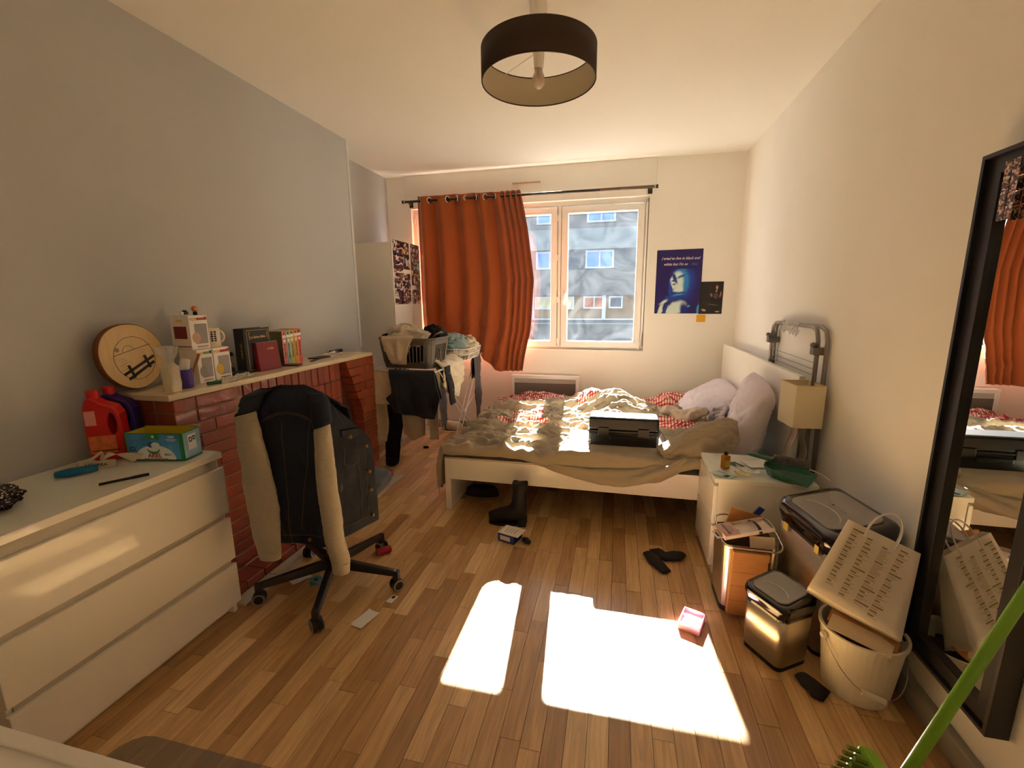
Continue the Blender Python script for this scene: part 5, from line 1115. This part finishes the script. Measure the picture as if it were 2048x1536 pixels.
tag(MB().box(-.09, .09, -.035, .035, 0, .003, TR(.865, 1.60, .262, .25, .08, -.60)).build('white_card', mat('white_card', (214, 194, 164), .7)), 'white card lying on the rim of the bucket', 'card')
heap('bucket_rubbish', 'dark rubbish filling the white bucket', 'rubbish', mat('dark_rubbish', (60, 46, 36), .9), (.905, 1.665, .17), (.09, .09, .06), 5)

# ------------------------------------------------------------------ mirror
mi = thing('wall_mirror', 'tall black framed mirror hanging on the right wall', 'mirror', (1.06, 1.475, .235))
YZ = Matrix(((0,0,1,0),(1,0,0,0),(0,1,0,0),(0,0,0,1)))   # (x, y, z) -> x=z, y=x, z=y
M_mf = mat('mirror_frame_black', (20, 15, 16), .42)
MB().rectring(1.285, 1.672, .232, 1.822, .012, 1.022, 1.078, YZ).build('outer_frame', M_mf, mi, True, bevel=.001)
MB().rectring(1.296, 1.661, .243, 1.811, .048, 1.036, 1.075, YZ).build('inner_frame', M_mf, mi, True, bevel=.001)
m_ = mat('mirror_silver', (235, 238, 236), .01, metal=1); bx('mirror_glass', m_, mi, 1.052, 1.056, 1.34, 1.617, .288, 1.766, bevel=0)
M_photo2 = photo_mat('photo_strip', 170)
for k in range(4):
    for j in range(2):
        y = 1.600-j*.026; o = MB().box(1.0345, 1.0355, y-.023, y, 1.750-k*.040, 1.788-k*.040) .build('photo_booth_print', M_photo2)
        tag(o, 'tiny photo booth print stuck in the mirror frame corner', 'photo', 'photo booth prints on the mirror')

# ------------------------------------------------------------------ broom
A_, B2 = Vector((.631, .781, .966)), Vector((.488, .722, .672)); dh = (B2-A_).normalized()
bro = thing('green_broom', 'lime green broom pole with a brush clipped to it in front of the mirror', 'broom', tuple(B2+dh*((B2.z-.02)/-dh.z)))
M_lime = mat('lime_plastic', (126, 178, 36), .4, var=.05)
topP = A_-dh*((1.012-A_.x)/-dh.x*-1) if False else A_+(A_-B2).normalized()*((1.06-A_.x)/(A_-B2).normalized().x)
MB().tube([B2+dh*((B2.z-.004)/-dh.z), topP], .0088, 14).build('pole', M_lime, bro, True, smooth=True)
Mh = frame((.450, .726, .600), (.10, .0, .28), (.9, .1, -.2))
MB().box(-.075, .045, -.020, .010, -.05, .05, Mh).build('brush_head', M_lime, bro, True, bevel=.006)
b = MB()
for i in range(9):
    for j in range(5): b.tube([Mh @ Vector((-.068+i*.013, -.018, -.04+j*.02)), Mh @ Vector((-.068+i*.013, -.042, -.04+j*.02))], .004, 5)
b.build('bristles', mat('lime_bristle', (112, 128, 30), .7), bro, True)
MB().tube([Mh @ Vector((-.02, .008, 0)), B2+dh*.10], .009, 8).build('clip_arm', M_lime, bro, True)

# ------------------------------------------------------------------ posters
po1 = thing('blue_poster', 'dark blue portrait poster with white script lettering', 'poster', (.56, YB-.002, 1.28))
Mp = frame((.352, YB-.0015, 1.281), (1, 0, 0), (.03, 0, 1)); M_pb = mat('poster_navy', (36, 20, 96), .45)
def flat(nm, out, m, z, par, M): MB().prism(out, z, z+.0003, M).build(nm, m, par, True)
def ell(cx, cy_, rx, ry, a=0, n=28): return [(cx+rx*math.cos(t)*math.cos(a)-ry*math.sin(t)*math.sin(a), cy_+rx*math.cos(t)*math.sin(a)+ry*math.sin(t)*math.cos(a)) for t in [2*pi*i/n for i in range(n)]]
MB().prism([(0, 0), (.413, 0), (.413, .60), (0, .594)], 0, .0006, Mp).build('poster_sheet', M_pb, po1, True)
def blurm(name, c0, c1, sc):
    m = mat(name, c0, .45); nt = m.node_tree; tc = nt.nodes.new('ShaderNodeTexCoord'); n = nt.nodes.new('ShaderNodeTexNoise'); n.inputs['Scale'].default_value = sc; n.inputs['Detail'].default_value = 3
    mp = nt.nodes.new('ShaderNodeMapping'); mp.inputs['Scale'].default_value = (1, 1, .35); nt.links.new(tc.outputs['Object'], mp.inputs[0]); nt.links.new(mp.outputs[0], n.inputs[0])
    r = nt.nodes.new('ShaderNodeValToRGB'); r.color_ramp.elements[0].position = .35; r.color_ramp.elements[1].position = .65; r.color_ramp.elements[0].color = C(*c0); r.color_ramp.elements[1].color = C(*c1); nt.links.new(n.outputs[0], r.inputs[0]); nt.links.new(r.outputs[0], nt.nodes['Principled BSDF'].inputs['Base Color']); return m
M_b1 = blurm('poster_blue', (20, 50, 150), (36, 100, 190), 18); M_b2 = blurm('poster_sky', (70, 150, 200), (150, 205, 220), 24); M_b3 = blurm('poster_pale', (170, 212, 214), (222, 232, 224), 20)
def blob_mat(name, base, blobs, warp=.02, ws=14):
    """flat print: soft ellipses (x, y, rx, ry, angle, softness, colour) laid over a base colour in sheet coordinates"""
    m = bpy.data.materials.new(name); m.use_nodes = True; N = m.node_tree.nodes; L = m.node_tree.links; b = N['Principled BSDF']; b.inputs['Roughness'].default_value = .42
    uv = N.new('ShaderNodeUVMap'); nz = N.new('ShaderNodeTexNoise'); nz.inputs['Scale'].default_value = ws; nz.inputs['Detail'].default_value = 4; L.new(uv.outputs[0], nz.inputs[0])
    w1 = N.new('ShaderNodeVectorMath'); w1.operation = 'MULTIPLY_ADD'; w1.inputs[1].default_value = (warp*2, warp*2, 0); w1.inputs[2].default_value = (-warp, -warp, 0); L.new(nz.outputs['Color'], w1.inputs[0])
    w2 = N.new('ShaderNodeVectorMath'); L.new(uv.outputs[0], w2.inputs[0]); L.new(w1.outputs[0], w2.inputs[1]); cur = None
    for x, y, rx, ry, a, soft, colr in blobs:
        mp = N.new('ShaderNodeMapping'); mp.vector_type = 'TEXTURE'; mp.inputs['Location'].default_value = (x, y, 0); mp.inputs['Rotation'].default_value = (0, 0, a); mp.inputs['Scale'].default_value = (rx, ry, 1); L.new(w2.outputs[0], mp.inputs[0])
        ln = N.new('ShaderNodeVectorMath'); ln.operation = 'LENGTH'; L.new(mp.outputs[0], ln.inputs[0])
        mr = N.new('ShaderNodeMapRange'); mr.interpolation_type = 'SMOOTHSTEP'; mr.inputs[1].default_value = 1-soft; mr.inputs[2].default_value = 1+soft; mr.inputs[3].default_value = 1; mr.inputs[4].default_value = 0; L.new(ln.outputs['Value'], mr.inputs[0])
        mx = N.new('ShaderNodeMix'); mx.data_type = 'RGBA'; L.new(mr.outputs[0], mx.inputs[0]); mx.inputs[7].default_value = C(*colr)
        if cur: L.new(cur, mx.inputs[6])
        else: mx.inputs[6].default_value = C(*base)
        cur = mx.outputs[2]
    L.new(cur, b.inputs['Base Color']); return m
NV, B1_, B2_, B3_ = (36, 20, 96), (24, 70, 170), (60, 150, 210), (206, 226, 220)
M_p1 = blob_mat('portrait_print', NV, [(.25, .28, .11, .19, -.1, .5, (30, 40, 140)), (.25, .32, .085, .13, .1, .45, B1_), (.23, .30, .065, .12, 0, .4, B2_), (.205, .31, .05, .085, .15, .3, B3_), (.155, .29, .022, .055, .1, .3, B3_), (.137, .22, .012, .09, .05, .5, B1_),
    (.175, .335, .016, .05, .35, .4, (20, 40, 120)), (.165, .315, .02, .007, .3, .5, (40, 80, 150)), (.165, .283, .014, .008, .3, .5, (70, 110, 160)), (.235, .35, .04, .012, .4, .6, (30, 90, 170)), (.21, .225, .05, .028, .1, .3, B3_), (.275, .27, .012, .09, 0, .6, (40, 130, 200)),
    (.19, .165, .11, .035, .25, .3, (24, 60, 150)), (.21, .175, .05, .010, .15, .6, B2_), (.08, .11, .04, .014, .6, .5, B3_), (.19, .05, .10, .055, .5, .25, B3_), (.05, .02, .02, .07, -.3, .3, B3_), (.10, .03, .012, .07, -.15, .4, (28, 60, 150)), (.27, .035, .03, .06, .2, .5, (24, 40, 130)), (.40, .03, .012, .06, -.1, .4, B2_), (.31, .065, .012, .012, 0, .5, B2_)])
b = MB(); b.add([(.0005, .0005, .0008), (.4125, .0005, .0008), (.4125, .42, .0008), (.0005, .42, .0008)], [(0, 1, 2, 3)], Mp); b.uv = [(0, 0), (.413, 0), (.413, .42), (0, .42)]; b.build('portrait_print', M_p1, po1, True)
M_ps = mat('script_white', (232, 228, 226), .5)
text('I tried to live in black and', .035, M_ps, po1, Mp @ TR(.213, .505, .0012), shear=.45, xs=.94, bold=.0003); text("white but I'm so", .035, M_ps, po1, Mp @ TR(.172, .452, .0012), shear=.45, xs=.94, bold=.0003); text('blue', .035, mat('script_blue', (70, 110, 190), .5), po1, Mp @ TR(.338, .452, .0012), shear=.45, xs=.94, bold=.0003)
po2 = thing('dark_poster', 'small dark print of a seated figure beside the blue poster', 'poster', (.86, YB-.002, 1.275))
Mq = frame((.757, YB-.003, 1.277), (1, 0, 0), (.04, 0, 1)); MB().prism([(0, 0), (.205, 0), (.205, .30), (0, .30)], 0, .0006, Mq).build('poster_sheet', blurm('poster_black', (22, 18, 18), (40, 32, 28), 12), po2, True)
M_p2 = blob_mat('figure_print', (26, 20, 18), [(.06, .13, .05, .10, 0, .8, (40, 32, 26)), (.15, .12, .05, .14, 0, .3, (14, 11, 12)), (.148, .25, .017, .028, .1, .3, (50, 26, 22)), (.150, .247, .010, .017, .1, .4, (196, 146, 118)), (.147, .213, .007, .013, 0, .4, (190, 140, 112)), (.103, .175, .007, .017, .2, .5, (170, 120, 92)), (.142, .168, .020, .026, 0, .35, (92, 62, 62)), (.184, .18, .006, .028, -.1, .5, (190, 140, 110)), (.12, .085, .045, .003, -.15, .6, (120, 110, 96)), (.043, .036, .020, .010, -.3, .4, (206, 150, 122)), (.165, .022, .019, .007, 0, .4, (200, 150, 122))], warp=.006, ws=40)
b = MB(); b.add([(.0005, .0005, .0008), (.2045, .0005, .0008), (.2045, .2995, .0008), (.0005, .2995, .0008)], [(0, 1, 2, 3)], Mq); b.uv = [(0, 0), (.205, 0), (.205, .30), (0, .30)]; b.build('figure_print', M_p2, po2, True)
tag(MB().box(.742, .822, YB-.003, YB-.001, 1.20, 1.268).build('yellow_note', mat('note_yellow', (222, 164, 20), .7)), 'yellow sticky note under the dark print', 'note')

# ------------------------------------------------------------------ pendant lamp
pe = thing('pendant_lamp', 'dark brown drum pendant lamp hanging from the ceiling', 'lamp', (-.372, 2.137, 2.364))
M_ds1 = mat('drum_brown', (52, 36, 28), .8, bump=.1, bs=300); M_ds2 = mat('drum_lining', (196, 184, 158), .7)
MB().lathe([(.25, 0), (.25, .125)], 72, cap=False).build('drum_shade', M_ds1, pe, smooth=True, solid=.002); MB().lathe([(.2475, .001), (.2475, .124)], 72, cap=False).build('shade_lining', M_ds2, pe, smooth=True)
for z in (.0, .124): MB().tube([(.2485*math.cos(t), .2485*math.sin(t), z) for t in [2*pi*i/72 for i in range(72)]], .003, 6, closed=True).build('shade_rim', M_ds1, pe, smooth=True)
MB().lathe([(.038, .126), (.038, .300), (.042, .306), (.042, .336)], 28).build('ceiling_cup', M_pvc, pe, smooth=False); MB().lathe([(.020, .05), (.024, .118), (.024, .128)], 20).build('socket', M_pvc, pe)
MB().lathe([(.001, -.028), (.012, -.026), (.024, -.012), (.029, .004), (.026, .020), (.018, .040), (.016, .052)], 24).build('bulb', mat('opal_bulb', (214, 200, 184), .15), pe, smooth=True)
for k in range(3): a = math.radians(20+120*k); MB().tube([(.02*math.cos(a), .02*math.sin(a), .120), (.247*math.cos(a), .247*math.sin(a), .118)], .0018, 6).build('spoke', M_wire, pe)

# ------------------------------------------------------------------ things on the floor
M_boot = mat('black_boot', (20, 18, 18), .55, bump=.1, bs=80)
def boot(label, loc, rz, high):
    t = thing('ankle_boot', label, 'boot', (*loc, 0), rz)
    if high:
        rings = []
        for z, xc, rx, ry in ((.05, .02, .125, .040), (.075, .015, .125, .042), (.10, .045, .095, .042), (.125, .085, .058, .042), (.16, .095, .048, .044), (.22, .098, .046, .046), (.285, .100, .050, .048)):
            rings.append([(xc+rx*math.cos(a), ry*math.sin(a), z-(.035*max(0, -math.cos(a)) if z < .06 else 0)+(.008*math.sin(3*a) if z > .28 else 0)) for a in [2*pi*i/24 for i in range(24)]])
        b = MB(); loft(b, rings); b.build('upper', M_boot, t, smooth=True)
        MB().box(.085, .14, -.034, .034, 0, .058).build('heel', M_boot, t, bevel=.006); MB().prism([(x*1, y*1) for x, y in [(-.105+.095*(1-math.cos(a)) if False else .0, 0) for a in (0,)]] or [(0, 0)], 0, 0) if False else None
        b = MB(); loft(b, [[(-.01+.098*math.cos(a), .036*math.sin(a), z) for a in [2*pi*i/20 for i in range(20)]] for z in (0, .022)]); b.build('sole', M_black, t)
    else:
        b = MB(); loft(b, [[(.125*s*math.cos(a), .042*s*math.sin(a), z) for a in [2*pi*i/24 for i in range(24)]] for z, s in ((0, .96), (.015, 1), (.05, .95), (.075, .7))]); b.build('upper', M_boot, t, smooth=True); b = MB(); loft(b, [[(.127*math.cos(a), .044*math.sin(a), z) for a in [2*pi*i/24 for i in range(24)]] for z in (0, .014)]); b.build('sole', M_black, t)
    return t
boot('black heeled ankle boot standing under the bed rail', (-.66, 2.575), .05, True); boot('black flat shoe lying under the bed behind the footboard', (-.93, 2.96), .1, False)
tag(MB().box(-1.93, -1.83, 3.32, 3.42, 0, .09).build('black_shoe', M_blackc, None, bevel=.03, seg=3), 'black shoe on the floor under the airer', 'shoe')
bxx = thing('product_box', 'opened white and blue cardboard product box on the parquet', 'box', (-.585, 2.40, 0), math.radians(-18))
M_pb2 = mat('box_blue2', (36, 70, 150), .5)
MB().box(-.055, .055, -.05, .05, 0, .002).box(-.055, .055, .048, .05, 0, .055).box(-.055, -.053, -.05, .05, 0, .055).box(-.055, .055, -.05, -.048, 0, .052).build('carton', M_pb2, bxx); MB().box(-.056, .085, -.052, .05, .054, .056, TR(ry=-.02)).build('top_flap', M_box, bxx); MB().box(-.0562, -.0552, -.035, .030, .012, .045).build('side_label', M_box, bxx)
for k in range(4): MB().box(-.02+.02*k, -.016+.02*k, -.03, .03, .0580, .0584).build('print_line', mat('print_grey2', (150, 140, 136), .6), bxx)
MB().box(-.04, .03, -.0506, -.0502, .012, .04).build('side_print', M_box, bxx)
tag(MB().tube([(-.50, 2.385, .016), (-.475, 2.37, .018), (-.455, 2.36, .014)], [.014, .02, .012], 10).build('black_plug', M_black, None, smooth=True), 'black plug lying beside the product box', 'plug')
M_sock = mat('black_sock', (30, 28, 28), .85, bump=.2, bs=150)
def sock(name, label, P, rs, sx=.35):
    tag(MB().tube([Vector((*p, r*sx+.001)) for p, r in zip(P, rs)], rs, 12, sx=1.0).build(name, M_sock, None, smooth=True), label, 'sock')
    o = [x for x in COL.objects][-1]; o.scale.z = sx; o.location.z = 0
sock('black_sock', 'folded black sock pair on the parquet beside the nightstand', [(.405, 2.43), (.37, 2.40), (.31, 2.38), (.27, 2.41), (.235, 2.40)], [.025, .045, .04, .045, .035]); sock('black_sock', 'black sock end crossing the folded pair', [(.225, 2.40), (.25, 2.32), (.30, 2.235)], [.04, .04, .028]); sock('black_sock', 'lone black sock lying beside the white bucket', [(.728, 1.665), (.742, 1.63), (.766, 1.60), (.745, 1.565)], [.026, .036, .038, .02])
px = thing('pink_tray', 'small open white and pink plastic tray in the sun patch', 'tray', (.368, 1.868, 0), math.radians(-22))
M_pk1 = mat('tray_pink', (226, 176, 196), .4, transl=.25); M_pk2 = mat('tray_white', (238, 232, 234), .4)
MB().ring([(-.045, -.055), (.045, -.055), (.045, .055), (-.045, .055)], [(-.042, -.052), (.042, -.052), (.042, .052), (-.042, .052)], 0, .040).build('tray_wall', M_pk1, px, bevel=.001); MB().box(-.042, .042, -.052, .052, 0, .003).build('tray_floor', M_pk2, px); MB().tube([(-.042, .012, .032), (-.005, .006, .034), (.005, -.02, .030), (.004, -.05, .026)], .004, 6).build('divider', M_pk1, px); MB().box(-.04, .04, -.05, .05, .022, .025).build('insert_card', M_pk2, px)
card('crumpled_note', 'creased white paper lying on the parquet near the chair castor', (-1.066, 1.583), .065, .115, -.25, M_paper, 'paper', z=.0005, curl=.004); card('price_tag', 'tiny white barcode label on the parquet by the castor', (-1.016, 1.737), .034, .055, -.15, M_box, 'label', z=.0005, parts=(('barcode', M_ink, -.009, .007, .004, .022),)); card('paper_scrap', 'white paper scrap under the office chair', (-1.555, 1.775), .05, .10, -.5, M_paper, 'paper', z=.0005, curl=.004)
rc = thing('red_canister', 'small dark red cylinder lying beside the chair castor', 'canister', (-1.255, 2.085, .022), .75)
MB().tube([(-.038, 0, 0), (.038, 0, 0)], .0215, 18).build('can_body', mat('dark_red_gloss', (150, 16, 36), .2), rc); MB().tube([(.038, 0, 0), (.045, 0, 0)], .017, 18).build('cap', mat('dark_red_gloss', (150, 16, 36), .2), rc)
td = thing('tape_dispenser', 'small teal plastic ring cutter under the chair', 'tape cutter', (-1.465, 1.775, 0), .5)
MB().ring([(.03*math.cos(t), .03*math.sin(t)) for t in [pi*.0+1.6*pi*i/18 for i in range(19)]], [(.013*math.cos(t), .013*math.sin(t)) for t in [pi*.0+1.6*pi*i/18 for i in range(19)]], .0, .018).build('ring', mat('teal_plastic', (92, 150, 150), .4), td); MB().sph((.0, .004, .009), (.010, .010, .008), 8).build('reel', M_black, td)

# bits too small to pick apart stay joined in one part each
for o in COL.objects:
    if o.parent is not None and o.name.split('.')[0] in ('bold_print', 'fine_print', 'bristles', 'top_wires', 'lower_wires', 'slatted_wall', 'wire_mesh', 'spine_lettering'): o['kind'] = 'stuff'
